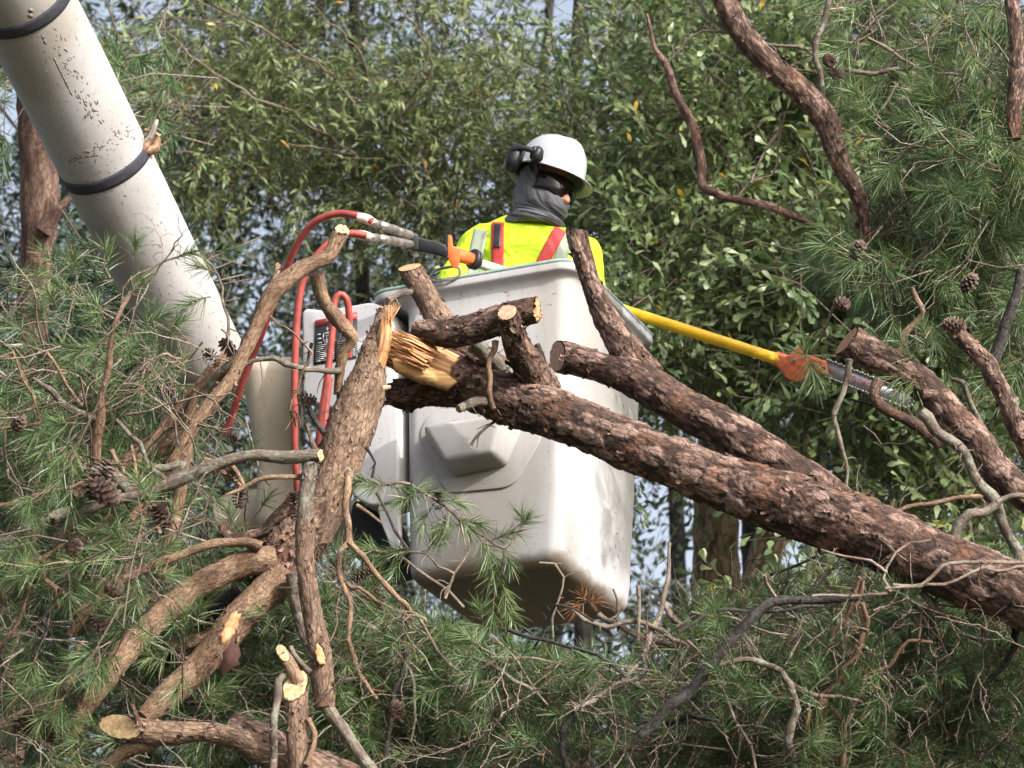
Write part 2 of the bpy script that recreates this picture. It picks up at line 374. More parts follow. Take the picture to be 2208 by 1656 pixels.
def shards(mb, centre, axis, n, r0, L0, L1, w0=0.003, w1=0.008, spread=0.15, seed=1):
    """torn splinters standing off a broken end"""
    g = np.random.default_rng(seed); axis = nrm(axis)
    a = nrm(np.cross(axis, [0.3, 0.9, 0.2])); b = np.cross(axis, a)
    for i in range(n):
        an = g.uniform(0, 2*np.pi); rr = r0*np.sqrt(g.uniform(0, 1)); o = centre+a*rr*np.cos(an)+b*rr*np.sin(an)
        d = nrm(axis+(a*g.normal()+b*g.normal())*spread); L = g.uniform(L0, L1); wd = g.uniform(w0, w1)
        s = nrm(np.cross(d, g.normal(size=3))); q = np.cross(d, s)
        o = o-d*L*0.3
        e = o+d*L*0.55+s*g.normal()*wd*0.5; tip = o+d*L+(s*g.normal()+q*g.normal())*wd
        v = [o+s*wd, o+q*wd*0.5, o-s*wd, o-q*wd*0.5, e+s*wd*0.7, e+q*wd*0.35, e-s*wd*0.7, e-q*wd*0.35, tip]
        f = [[0, 1, 5, 4], [1, 2, 6, 5], [2, 3, 7, 6], [3, 0, 4, 7], [4, 5, 8], [5, 6, 8], [6, 7, 8], [7, 4, 8]]
        bc = np.array([[wd, i*.01, 0], [0, wd+i*.01, 0], [-wd, i*.01, 0], [0, -wd+i*.01, 0], [wd, i*.01, L*.5], [0, wd+i*.01, L*.5], [-wd, i*.01, L*.5], [0, -wd+i*.01, L*.5], [0, i*.01, L]])
        mb.add(v, f, bc=bc+seed)
def flakes(mb, info, n, size, seed=1, lift=0.35):
    """loose curled scales of bark that stand off the surface"""
    g = np.random.default_rng(seed); c, r, t, pos = info['c'], info['r'], info['t'], info['pos']; m, seg = pos.shape[:2]
    for k in range(n):
        i = g.integers(2, m-2); j = g.integers(0, seg); p = pos[i, j]; no = nrm(p-c[i]); ax = t[i]; sd = np.cross(ax, no)
        rot = g.normal()*0.5; ax2 = ax*np.cos(rot)+sd*np.sin(rot); sd2 = np.cross(no, ax2)
        if g.random() < 0.5: ax2 = -ax2
        L = size*g.uniform(0.5, 1.3); W = L*g.uniform(0.35, 0.8); hh = L*lift*g.uniform(0.3, 1.0)
        vs = []; 
        for a in range(4):
            x = a/3
            for b in (-1, 0, 1):
                wv = W*0.5*(1-0.35*abs(x-0.4))*(1+0.25*g.normal())
                vs.append(p+ax2*L*(x-0.15)+sd2*b*wv+no*(0.0015+hh*x**2-abs(b)*W*0.10))
        vs = np.array(vs); th = no*0.002
        vs = np.vstack([vs, vs-th])
        f = []
        for a in range(3):
            for b in range(2):
                q = a*3+b; f.append([q, q+1, q+4, q+3]); f.append([q+12, q+15, q+16, q+13])
        rim = [0, 1, 2, 5, 8, 11, 10, 9, 6, 3]
        for a in range(10): f.append([rim[a], rim[(a+1) % 10], rim[(a+1) % 10]+12, rim[a]+12])
        mb.add(vs, f, bc=np.tile([k*0.31, k*0.17, 0], (24, 1))+vs*1.0, tint=np.full(24, g.random()), gap=np.full(24, 0.15))
def px(pts, d0, d1=None, rs=1.0):
    """list of (x, y, r) in photograph pixels with depth running d0 -> d1 -> world points and radii"""
    d1 = d0 if d1 is None else d1; a = np.array([p[:2] for p in pts], float)
    L = np.concatenate([[0], np.cumsum(np.linalg.norm(np.diff(a, axis=0), axis=1))]); L /= max(L[-1], 1e-6)
    d = d0+(d1-d0)*L
    return np.array([P(x, y, dd) for (x, y), dd in zip(a, d)]), np.array([p[2]*S(dd)*rs for p, dd in zip(pts, d)])

# ------------------------------------------------------------------ foliage generators
def needle_tufts(mb, pos, dirs, L, n, nl, wd=0.00095, seed=1, col=(0.0, 1.0), droop=0.15):
    """pos/dirs/L: shoots; n needles on each; nl needle length (m)"""
    g = np.random.default_rng(seed); pos = np.asarray(pos); dirs = nrm(dirs); K = len(pos)
    if K == 0: return
    a = nrm(np.cross(dirs, np.tile([0.31, 0.2, 0.93], (K, 1)))); b = np.cross(dirs, a)
    T = K*n; sid = np.repeat(np.arange(K), n)
    u = g.uniform(0.05, 1, T)**0.7; an = g.uniform(0, 2*np.pi, T)
    tilt = np.radians(68-42*u+g.normal(0, 9, T))
    rad = a[sid]*np.cos(an)[:, None]+b[sid]*np.sin(an)[:, None]
    o = pos[sid]+dirs[sid]*(np.asarray(L)[sid]*u)[:, None]
    d = dirs[sid]*np.cos(tilt)[:, None]+rad*np.sin(tilt)[:, None]
    ln = nl*g.uniform(0.65, 1.12, T)*g.uniform(0.85, 1.1, K)[sid]
    s = nrm(np.cross(d, g.normal(size=(T, 3))))*(wd*g.uniform(0.8, 1.2, T))[:, None]
    bend = np.array([0, 0, -1.0])*(ln*droop)[:, None]+g.normal(0, 0.05, (T, 3))*ln[:, None]
    m = o+d*(ln*0.5)[:, None]+bend*0.3; e = o+d*ln[:, None]+bend
    v = np.stack([o+s, o-s, m-s, m+s, e+s*0.3, e-s*0.3], 1).reshape(-1, 3)
    base = (np.arange(T)*6)[:, None]
    f = np.concatenate([base+np.array([0, 1, 2, 3]), base+np.array([3, 2, 5, 4])])
    rt = col[0]+(col[1]-col[0])*np.clip(0.45*g.uniform(0, 1, K)[sid]+0.55*g.uniform(0, 1, T), 0, 1)
    rt = np.where(g.random(T) > .975, 1.0, rt*.97)
    mb.add(v, f, rnd=np.repeat(rt, 6))
def thin(mb, A, B, r0, r1, seed=1, sag=0.0):
    """many straight-ish thin twigs, 3-sided, two segments"""
    g = np.random.default_rng(seed); A = np.asarray(A); B = np.asarray(B); K = len(A)
    if K == 0: return
    d = nrm(B-A); a = nrm(np.cross(d, np.tile([0.21, 0.33, 0.91], (K, 1)))); b = np.cross(d, a)
    Ln = np.linalg.norm(B-A, axis=1, keepdims=True)
    Mi = (A+B)/2+(a*g.normal(size=(K, 1))+b*g.normal(size=(K, 1)))*Ln*0.06
    r0 = np.broadcast_to(np.asarray(r0, float), K)[:, None]; r1 = np.broadcast_to(np.asarray(r1, float), K)[:, None]
    rows = []
    for q, r in ((A, r0), (Mi, (r0+r1)/2), (B, r1)):
        for k in range(3):
            th = k*2*np.pi/3; rows.append(q+(a*np.cos(th)+b*np.sin(th))*r)
    v = np.stack(rows, 1).reshape(-1, 3); base = (np.arange(K)*9)[:, None]; fs = []
    for s0 in (0, 3):
        for k in range(3): fs.append(base+np.array([s0+k, s0+(k+1) % 3, s0+3+(k+1) % 3, s0+3+k]))
    mb.add(v, np.concatenate(fs), bc=v, tint=np.repeat(g.uniform(0, 1, K), 9))
def leaves(mb, o, d, nor, L, W, rnd, kind='lance'):
    o = np.asarray(o); d = nrm(d); T = len(o); s = nrm(np.cross(d, nor)); up = np.cross(s, d)
    g = np.random.default_rng(T)
    L = np.asarray(L)[:, None]; W = np.asarray(W)[:, None]; k = g.normal(0, 0.10, (T, 1))-0.10
    if kind == 'lance': prof = [(0.03, 0.05, 0), (0.35, 0.5, 0.06), (0.7, 0.38, 0.0), (1.0, 0.03, -0.15)]
    elif kind == 'spat': prof = [(0.03, 0.06, 0), (0.45, 0.24, 0.05), (0.80, 0.5, 0.0), (1.0, 0.16, -0.08)]
    else: prof = [(0.0, 0.25, 0), (0.5, 0.5, 0.05), (1.0, 0.15, -0.05)]
    rows = []
    for (x, wv, z) in prof:
        c = o+d*L*x+up*(L*(z+k*x*x)); rows += [c-s*W*wv+up*W*wv*0.25, c+s*W*wv+up*W*wv*0.25]
    m = len(rows); v = np.stack(rows, 1).reshape(-1, 3); base = (np.arange(T)*m)[:, None]
    fs = [base+np.array([2*i, 2*i+1, 2*i+3, 2*i+2]) for i in range(len(prof)-1)]
    mb.add(v, np.concatenate(fs), rnd=np.repeat(rnd, m))
GAPS = [[(1385, 1070), (1560, 1090), (1760, 1170), (1700, 1330), (1400, 1330)], [(170, -40), (340, -40), (300, 80), (200, 70)], [(1420, 800), (1500, 840), (1600, 960), (1480, 960)]]
def poly_in(x, y, pl):
    c = False; j = len(pl)-1
    for i in range(len(pl)):
        if (pl[i][1] > y) != (pl[j][1] > y) and x < (pl[j][0]-pl[i][0])*(y-pl[i][1])/(pl[j][1]-pl[i][1])+pl[i][0]: c = not c
        j = i
    return c
def oak_twigs(ml, mt, clumps, ntw, nleaf, Lf, Wf, seed, kind, thr=-0.15, nsc=1.3, tw=(0.25, 0.5), bright=(0, 1), up=0.25):
    """leafy twigs spread through ellipsoid clumps [(centre, radius)]"""
    g = np.random.default_rng(seed); C = np.array([c[0] for c in clumps]); R = np.array([c[1] for c in clumps])
    pr = R**2; pr = pr/pr.sum(); ci = g.choice(len(C), ntw, p=pr)
    dr = nrm(g.normal(size=(ntw, 3))); rr = R[ci]*g.uniform(0.1, 1, ntw)**0.5
    o = C[ci]+dr*rr[:, None]*np.array([1, 1, 0.85])
    keep = fbm(o*nsc+seed, seed, 2) > thr
    dd = (o-CAM)@FW; X_ = 1104+F*((o-CAM)@RT)/dd; Y_ = 828-F*((o-CAM)@UP)/dd
    for q_, pl in enumerate(GAPS): keep &= ~(np.array([poly_in(a, b, pl) for a, b in zip(X_, Y_)]) & (g.random(len(o)) < (.93 if q_ < 2 else .7)))
    o = o[keep]; dr = dr[keep]; K = len(o)
    d = nrm(dr*0.8+g.normal(size=(K, 3))*0.55+np.array([0, 0, up])); TL = g.uniform(tw[0], tw[1], K)
    e = o+d*TL[:, None]+np.array([0, 0, -0.06])*TL[:, None]
    thin(mt, o-d*0.15, e, 0.0030, 0.0010, seed)
    sid = np.repeat(np.arange(K), nleaf); T = len(sid); u = np.tile((np.arange(nleaf)+0.5)/nleaf, K)
    u = np.clip(u+g.normal(0, 0.03, T), 0, 1)
    a = nrm(np.cross(d, np.tile([0.2, 0.4, 0.9], (K, 1)))); b = np.cross(d, a); an = g.uniform(0, 2*np.pi, T)
    rad = a[sid]*np.cos(an)[:, None]+b[sid]*np.sin(an)[:, None]; ti = np.radians(g.uniform(25, 70, T)-20*u)
    ld = d[sid]*np.cos(ti)[:, None]+rad*np.sin(ti)[:, None]; lo = o[sid]+(e-o)[sid]*u[:, None]
    nv = nrm(g.normal(size=(T, 3))*0.7+np.array([0, -0.3, 1.0]))
    cl = g.uniform(0, 1, K)[sid]
    rv = bright[0]+(bright[1]-bright[0])*np.clip(0.4*cl+0.6*g.uniform(0, 1, T), 0, 0.94)
    odd = g.random(T); rv = np.where(odd > 0.993, 1.0, np.where(odd > 0.975, 0.97, rv))
    leaves(ml, lo, ld, nv, Lf*g.uniform(0.6, 1.15, T), Wf*g.uniform(0.7, 1.2, T), rv, kind)
def pcone(parent, p, size, axis, seed):
    """open pine cone: spiral of woody scales round a core"""
    g = np.random.default_rng(seed); mb = MB(); axis = nrm(axis); a = nrm(np.cross(axis, [0.2, 0.9, 0.3])); b = np.cross(axis, a)
    nS = 52
    for k in range(nS):
        x = k/nS; an = k*2.39996; R = size*0.5*math.sin(math.pi*(0.12+0.80*x))**0.8
        c = p+axis*size*1.15*(x-0.5); rd = a*math.cos(an)+b*math.sin(an); sd = np.cross(axis, rd)
        o = c; dd = nrm(rd+axis*(-0.25+1.0*x)); wdt = size*0.13; n2 = nrm(np.cross(sd, dd))
        tip = o+dd*R
        v = [o+sd*wdt*.3, o-sd*wdt*.3, tip-dd*R*.35-sd*wdt, tip-dd*R*.35+sd*wdt, tip-sd*wdt*.5, tip+sd*wdt*.5, tip+n2*wdt*.5]
        mb.add(v, [[0, 1, 2, 3], [3, 2, 4, 5], [2, 4, 6], [5, 3, 6], [2, 6, 3], [4, 5, 6]], bc=np.array(v))
    return mb.build('pine_cone', M['cone'], parent, smooth=False)

# ------------------------------------------------------------------ ground
gm = MB(); g_ = 600.0
n_ = 60; xs = np.sign(np.linspace(-1, 1, n_))*np.abs(np.linspace(-1, 1, n_))**2.2*g_
X, Y = np.meshgrid(xs, xs+15); Z = 0.10*vnoise(np.stack([X.ravel()/9, Y.ravel()/9, X.ravel()*0], 1)).reshape(X.shape)
idx = np.arange(n_*n_).reshape(n_, n_)
gm.add(np.stack([X.ravel(), Y.ravel(), Z.ravel()-0.05], 1), np.stack([idx[:-1, :-1], idx[:-1, 1:], idx[1:, 1:], idx[1:, :-1]], 2).reshape(-1, 4))
tag(gm.build('ground', plain('ground', (0.055, 0.052, 0.032), 0.95, var=0.5, scale=2.0, bump=0.6, bscale=20)), 'dry grassy ground far below the bucket', kind='structure')

# ================================================================== AERIAL LIFT: boom, bucket, mount, housing
M['frp'] = None
def frp(name, col, dirt, under=None):
    m, n, b = newmat(name); tc = N(n, 'ShaderNodeTexCoord')
    n1 = N(n, 'ShaderNodeTexNoise'); n1.inputs['Scale'].default_value = 3.0; n1.inputs['Detail'].default_value = 6
    mp = N(n, 'ShaderNodeMapping'); mp.inputs['Scale'].default_value = (1, 1, 0.35); n.links.new(tc.outputs['Object'], mp.inputs[0]); n.links.new(mp.outputs[0], n1.inputs['Vector'])
    r1 = ramp(n, [(0.42, (0, 0, 0)), (0.66, (1, 1, 1))]); n.links.new(n1.outputs['Fac'], r1.inputs[0])
    c = mixc(n, r1.outputs[0], col, dirt)
    n2 = N(n, 'ShaderNodeTexNoise'); n2.inputs['Scale'].default_value = 95; n2.inputs['Detail'].default_value = 3; n.links.new(tc.outputs['Object'], n2.inputs['Vector'])
    r2 = ramp(n, [(0.65, (0, 0, 0)), (0.71, (0.8, 0.8, 0.8))]); n.links.new(n2.outputs['Fac'], r2.inputs[0])
    c = mixc(n, r2.outputs[0], c, tuple(x*0.72 for x in dirt))
    n3 = N(n, 'ShaderNodeTexNoise'); n3.inputs['Scale'].default_value = 1.0; n3.inputs['Detail'].default_value = 4
    m3 = N(n, 'ShaderNodeMapping'); m3.inputs['Scale'].default_value = (60, 60, 5); n.links.new(tc.outputs['Object'], m3.inputs[0]); n.links.new(m3.outputs[0], n3.inputs['Vector'])
    r3 = ramp(n, [(0.55, (0, 0, 0)), (0.78, (0.5, 0.5, 0.5))]); n.links.new(n3.outputs['Fac'], r3.inputs[0])
    c = mixc(n, r3.outputs[0], c, dirt)
    if under is not None:       # underside shade put into the colour, along with grime and scuffs
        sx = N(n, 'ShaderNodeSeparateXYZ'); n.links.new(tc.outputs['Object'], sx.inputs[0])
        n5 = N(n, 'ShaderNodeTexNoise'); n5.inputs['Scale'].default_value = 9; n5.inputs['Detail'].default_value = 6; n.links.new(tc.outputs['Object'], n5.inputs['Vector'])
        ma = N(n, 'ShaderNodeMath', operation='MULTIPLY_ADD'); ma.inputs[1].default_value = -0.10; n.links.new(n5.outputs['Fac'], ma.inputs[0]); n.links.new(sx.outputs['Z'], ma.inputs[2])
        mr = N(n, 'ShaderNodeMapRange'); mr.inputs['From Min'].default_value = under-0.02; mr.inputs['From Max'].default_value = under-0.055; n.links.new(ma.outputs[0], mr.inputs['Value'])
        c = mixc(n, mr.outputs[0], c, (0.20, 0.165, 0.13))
    n.links.new(c, b.inputs['Base Color']); b.inputs['Roughness'].default_value = 0.72; b.inputs['Specular IOR Level'].default_value = 0.3
    bp = N(n, 'ShaderNodeBump'); bp.inputs['Strength'].default_value = 0.25; bp.inputs['Distance'].default_value = 0.004
    n4 = N(n, 'ShaderNodeTexNoise'); n4.inputs['Scale'].default_value = 18; n4.inputs['Detail'].default_value = 3; n.links.new(tc.outputs['Object'], n4.inputs['Vector'])
    n.links.new(n4.outputs['Fac'], bp.inputs['Height']); n.links.new(bp.outputs[0], b.inputs['Normal'])
    return m
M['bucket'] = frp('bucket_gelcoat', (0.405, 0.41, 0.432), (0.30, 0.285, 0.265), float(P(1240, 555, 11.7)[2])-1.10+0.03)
M['shell'] = frp('shell_gelcoat', (0.405, 0.41, 0.432), (0.30, 0.285, 0.265))
M['bucket_under'] = frp('bucket_underside', (0.40, 0.33, 0.26), (0.27, 0.22, 0.17))
M['boom'] = frp('boom_paint', (0.345, 0.345, 0.36), (0.26, 0.245, 0.225))
M['scuff'] = plain('scuff', (0.20, 0.17, 0.14), 0.8, var=0.4, scale=60)
M['cream'] = frp('mount_paint', (0.46, 0.41, 0.34), (0.33, 0.27, 0.20))
M['teal'] = plain('rim_rubber', (0.21, 0.32, 0.29), 0.6, var=0.2, scale=30)
M['black'] = plain('black_rubber', (0.018, 0.018, 0.022), 0.5, var=0.3)
M['strap'] = plain('strap_webbing', (0.022, 0.023, 0.035), 0.75, var=0.3, scale=50, bump=0.4, bscale=300)
M['void'] = plain('mount_void_shade', (0.012, 0.012, 0.013), 0.8)  # near-black that paints the shade inside the opening
M['steel'] = plain('worn_steel', (0.36, 0.33, 0.30), 0.4, 0.8, var=0.35, scale=40)
M['rust'] = plain('rusty_steel', (0.22, 0.13, 0.08), 0.7, 0.3, var=0.5, scale=60)
M['chip'] = plain('bare_chip', (0.17, 0.145, 0.125), 0.8, var=0.3, scale=60)
M['hose'] = plain('red_hose', (0.27, 0.050, 0.042), 0.5, var=0.3, scale=25)
M['hose_clear'] = plain('sleeve', (0.55, 0.42, 0.38), 0.35, var=0.3, scale=60)
M['placard_black'] = plain('placard_black', (0.03, 0.035, 0.045), 0.5, var=0.2)
M['placard_red'] = plain('placard_red', (0.45, 0.05, 0.05), 0.5, var=0.15)
M['print_white'] = plain('print_white', (0.45, 0.46, 0.46), 0.6, var=0.2)

def ray(x, y): return nrm(P(x, y, 1.0)-CAM)
K0 = P(1240, 555, 11.7); KZ = K0[2]
def onz(x, y, z): r = ray(x, y); return CAM+r*((z-CAM[2])/r[2])
D1 = nrm(onz(795, 632, KZ)-K0); D2 = np.array([-D1[1], D1[0], 0.0]); D2 = D2 if D2[1] > 0 else -D2
ZU = np.array([0, 0, 1.0])
def B(u, v, z): return K0+D1*u+D2*v+ZU*z
def rrect(u0, u1, v0, v1, r, z, ns=8, ne=10):
    pts = []
    cs = [(u0+r, v0+r, math.pi, 1.5*math.pi), (u1-r, v0+r, 1.5*math.pi, 2*math.pi), (u1-r, v1-r, 0, 0.5*math.pi), (u0+r, v1-r, 0.5*math.pi, math.pi)]
    for (cu, cv, a0, a1) in cs:
        for k in range(ns+1):
            a = a0+(a1-a0)*k/ns; pts.append((cu+r*math.cos(a), cv+r*math.sin(a)))
    out = []
    m = len(pts)
    for i in range(m):
        p, q = pts[i], pts[(i+1) % m]; out.append(p)
        if (i+1) % (ns+1) == 0:
            for k in range(1, ne): out.append((p[0]+(q[0]-p[0])*k/ne, p[1]+(q[1]-p[1])*k/ne))
    return np.array([B(a, b, z) for a, b in out])
def lerp(a, b, t): return a+(b-a)*t
HB = 1.10
def body(t, off=0.0, r=0.055, z=None):
    """bucket wall section, t=0 under the flange, t=1 at the bottom"""
    return rrect(lerp(0.03, 0.085, t)+off, lerp(0.675, 0.665, t)-off, lerp(0.035, 0.055, t)+off, lerp(0.765, 0.735, t)-off, max(r-off*0.5, 0.02), (-0.075-(HB-0.075)*t) if z is None else z)
def loft(mb, rings, close=True, bcs=None):
    n = len(rings[0]); v = np.vstack(rings); idx = np.arange(len(v)).reshape(len(rings), n); nx = np.roll(idx, -1, 1) if close else None
    if close: f = np.stack([idx[:-1], nx[:-1], nx[1:], idx[1:]], 2).reshape(-1, 4)
    else: f = np.stack([idx[:-1, :-1], idx[:-1, 1:], idx[1:, 1:], idx[1:, :-1]], 2).reshape(-1, 4)
    mb.add(v, f, bc=v if bcs is None else bcs); return idx
def hit(bv, x, y):
    r = ray(x, y); h = bv.ray_cast(V3(CAM), V3(r)); return (np.array(h[0]), np.array(h[1])) if h[0] is not None else (None, None)
def surf_patch(mb, bv, poly, lift_=0.0008, thick=0.0006):
    pts = []; ns = []
    for x, y in poly:
        p, n_2 = hit(bv, x, y)
        if p is None: return
        if n_2@ray(x, y) > 0: n_2 = -n_2
        pts.append(p+n_2*lift_); ns.append(n_2)
    c = np.mean(pts, 0); cn = nrm(np.mean(ns, 0)); c = c+cn*0.0003; k = len(pts); pts = np.array(pts)
    mb.add(np.vstack([pts, c[None], pts-np.array(ns)*thick]), [[i, (i+1) % k, k] for i in range(k)]+[[i, i+k+1, (i+1) % k+k+1, (i+1) % k] for i in range(k)])
lift = thing('aerial_lift', B(0.37, 0.4, -HB), 'white boom lift with scuffed round boom and square bucket holding the worker', 'bucket lift')
mb = MB()
rings = []
# underside: closes to the middle, then fillet up to the wall
rings.append(np.repeat(B(0.37,0.4,-HB)[None],72,0)); rings.append(body(1, 0.16, z=-HB)); rings.append(body(1, 0.065, z=-HB+0.002))
for k in range(1, 9):
    a = k/8*math.pi/2; rr = 0.062; rings.append(body(1, rr*(1-math.sin(a)), 0.055, -HB+rr*(1-math.cos(a))+0.002))
for t in (0.9, 0.8, 0.7, 0.6, 0.5, 0.4, 0.3, 0.2, 0.1, 0.03, 0.0): rings.append(body(t))
# flared flange out to the rim
def flange(k, z): return rrect(lerp(0.03, 0.0, k), lerp(0.675, 0.80, k), lerp(0.035, 0.0, k), lerp(0.765, 0.82, k), 0.075, z)
rings += [flange(0.12, -0.055), flange(0.35, -0.042), flange(0.7, -0.036), flange(0.96, -0.032), flange(1.0, -0.026), flange(1.0, -0.006), flange(0.97, 0.0), flange(0.3, 0.0), flange(-0.2, -0.004)]
for t in (0.03, 0.3, 0.6, 0.97): rings.append(body(t, 0.022, 0.045))
rings.append(np.repeat(B(0.37,0.4,-HB+0.028)[None],72,0))
loft(mb, rings)
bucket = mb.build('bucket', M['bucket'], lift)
# scuffs, sap spots and scratches on the shell
fix_normals(bucket) if False else None
bvk = BVHTree.FromPolygons([tuple(v.co) for v in bucket.data.vertices], [tuple(p.vertices) for p in bucket.data.polygons])
def scuffs(bv, name, mat, items, parent):
    mb = MB(); g = np.random.default_rng(77)
    for (x0, y0, x1, y1, n, a0, a1, b0, b1, rot) in items:
        for _ in range(n):
            x, y = g.uniform(x0, x1), g.uniform(y0, y1); sx, sy = g.uniform(a0, a1), g.uniform(b0, b1); ro = rot+g.normal()*.6; pl = []
            k = 8
            for j in range(k):
                a = j/k*2*math.pi; rr = g.uniform(.5, 1.15); ex, ey = math.cos(a)*sx*rr, math.sin(a)*sy*rr; pl.append((x+ex*math.cos(ro)-ey*math.sin(ro), y+ex*math.sin(ro)+ey*math.cos(ro)))
            surf_patch(mb, bv, pl, .0007, .0006)
    return mb.build(name, mat, parent, smooth=False)
# worn liner on the rim
mb = MB()
def rimr(k, z): return rrect(-k, 0.80+k, -k, 0.82+k, 0.075+k, z)
loft(mb, [rimr(0.0015, -0.004), rimr(0.003, -0.002), rimr(0.003, 0.004), rimr(0.0, 0.008), rimr(-0.02, 0.009), rimr(-0.035, 0.004), rimr(-0.03, 0.0015)])
mb.build('rim_liner', M['teal'], bucket)
scuffs(bvk, 'scuff_marks', M['scuff'], [(870, 660, 1230, 1200, 22, 2, 9, .3, .7, .3), (1180, 1080, 1350, 1320, 20, 1.5, 8, .4, .9, 1.2), (1195, 640, 1230, 1200, 12, 1, 5, .4, .8, 1.5), (1240, 640, 1370, 1280, 14, 1, 7, .3, .7, 1.4), (880, 1200, 1200, 1300, 24, 2, 12, .5, 1.2, 0), (900, 620, 1230, 660, 12, 2, 9, .5, .9, 0)], bucket)
# front face plane helpers
FN = -D2
FA, FB_, FC = B(0.3, 0.035, -0.075), B(0.3, 0.055, -HB), B(0.6, 0.035, -0.075)
fn = nrm(np.cross(FC-FA, FB_-FA)); fn = fn if fn@FN > 0 else -fn
def onf(x, y, off=0.0):
    r = ray(x, y); t = ((FA+fn*off-CAM)@fn)/(r@fn); return CAM+r*t
def bevel_obj(o, wd=0.01, seg=3, ang=30):
    m = o.modifiers.new('bevel', 'BEVEL'); m.width = wd; m.segments = seg; m.limit_method = 'ANGLE'; m.angle_limit = math.radians(ang); return o
def prism(name, poly, off, depth, mat, parent, bev=0.01, seg=3, nrmv=None):
    """outline given on the front-face plane (offset), pushed back by depth"""
    p = np.array([onf(x, y, off) for x, y in poly]); q = p-fn*depth; k = len(p)
    mb = MB(); mb.add(np.vstack([p, q]), [list(range(k)), list(range(2*k-1, k-1, -1))]+[[i, i+k, (i+1) % k+k, (i+1) % k] for i in range(k)], bc=np.vstack([p, q]))
    o = mb.build(name, mat, parent, smooth=False)
    fix_normals(o)
    if bev: bevel_obj(o, bev, seg)
    return o
def fix_normals(o):
    bm = bmesh.new(); bm.from_mesh(o.data); bmesh.ops.recalc_face_normals(bm, faces=bm.faces); bm.to_mesh(o.data); bm.free()
fix_normals(bucket)
def roundpoly(poly, r, k=5):
    out = []; n = len(poly)
    for i in range(n):
        a, b, c = np.array(poly[i-1], float), np.array(poly[i], float), np.array(poly[(i+1) % n], float)
        d1, d2 = nrm(a-b), nrm(c-b); rr = min(r, np.linalg.norm(a-b)*.45, np.linalg.norm(c-b)*.45)
        p0, p2 = b+d1*rr, b+d2*rr
        for j in range(k+1):
            t = j/k; out.append(tuple((1-t)**2*p0+2*t*(1-t)*b+t*t*p2))
    return out
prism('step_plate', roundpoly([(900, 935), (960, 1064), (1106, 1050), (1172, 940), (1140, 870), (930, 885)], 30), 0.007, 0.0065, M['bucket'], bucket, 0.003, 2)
fr = [(912, 916), (1080, 893), (1062, 974), (956, 992)]; bk = [(912, 935), (1150, 885), (1097, 1008), (985, 1034)]
def frust(name, fr, bk, off, mat, parent):
    k = len(fr); a = np.array([onf(x, y, off) for x, y in fr]); b = np.array([onf(x, y, 0.002) for x, y in bk])
    mb = MB(); mb.add(np.vstack([a, b]), [list(range(k)), list(range(2*k-1, k-1, -1))]+[[i, i+k, (i+1) % k+k, (i+1) % k] for i in range(k)], bc=np.vstack([a, b]))
    o = mb.build(name, mat, parent, smooth=False); fix_normals(o); bevel_obj(o, 0.018, 4, 15); return o
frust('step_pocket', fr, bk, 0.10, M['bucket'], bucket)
# control housing with the warning placard
hous = prism('control_housing', roundpoly([(650, 672), (660, 664), (700, 668), (745, 660), (800, 650), (832, 660), (846, 700), (842, 850), (780, 900), (652, 862)], 14), 0.02, 0.26, M['shell'], lift, 0.012)
plc = prism('placard', [(679, 694), (770, 674), (768, 772), (676, 787)], 0.0235, 0.003, M['placard_black'], hous, 0)
prism('placard_header', [(679.5, 691), (770, 672), (770, 687), (679, 705)], 0.0250, 0.0014, M['placard_red'], plc, 0)
mb = MB(); g = np.random.default_rng(5)
def pm(a, b, off=0.0262):   # placard-space (0..1) strip
    pts = []
    for (x, y) in (a, (b[0], a[1]), b, (a[0], b[1])):
        X = lerp(lerp(679, 770, x), lerp(676, 768, x), y); Yt = lerp(694, 674, x); Yb = lerp(787, 772, x); pts.append(onf(X, lerp(Yt, Yb, y), off))
    q = [p-fn*0.0004 for p in pts]
    mb.add(np.array(pts+q), [[0, 1, 2, 3], [7, 6, 5, 4], [0, 4, 5, 1], [1, 5, 6, 2], [2, 6, 7, 3], [3, 7, 4, 0]])
for c in range(2):      # printed lines of small text, too small to read
    for k in range(9):
        x = 0.04+c*0.5; 
        while x < 0.46+c*0.5:
            w_ = g.uniform(0.10, 0.3); pm((x, 0.56+k*0.045), (min(x+w_, 0.48+c*0.5), 0.575+k*0.045)); x += w_+0.012
for (x0, y0, x1, y1) in ((.20, .30, .40, .33), (.20, .30, .22, .48), (.38, .30, .40, .48), (.20, .46, .40, .49), (.25, .36, .35, .38), (.28, .36, .30, .46), (.08, .50, .18, .52), (.44, .50, .52, .52), (.24, .50, .36, .54), (.29, .18, .305, .28), (.27, .21, .325, .225), (.62, .24, .9, .26), (.62, .30, .85, .32), (.62, .36, .9, .38), (.62, .42, .8, .44), (.06, .30, .14, .32), (.06, .40, .16, .42)):
    pm((x0, y0), (x1, y1))
mb.build('placard_print', M['print_white'], plc, smooth=False)
mb = MB(); t3 = [onf(700, 694, .0266), onf(707, 680, .0266), onf(713, 691, .0266)]; mb.add(np.array(t3+[p-fn*.0008 for p in t3]), [[0, 1, 2], [5, 4, 3], [0, 3, 4, 1], [1, 4, 5, 2], [2, 5, 3, 0]]); mb.build('warning_triangle', M['print_white'], plc, smooth=False)
prism('mount_cover', roundpoly([(768, 860), (845, 862), (858, 880), (859, 1060), (852, 1080), (800, 1092), (762, 1072), (740, 1010)], 16), 0.015, 0.14, M['shell'], lift, 0.01)
prism('mount_void', roundpoly([(762, 1078), (812, 1085), (860, 1190), (862, 1210), (800, 1230), (740, 1180)], 8), -0.10, 0.20, M['void'], lift, 0.006)  # black solid standing in for the shaded opening below the cover
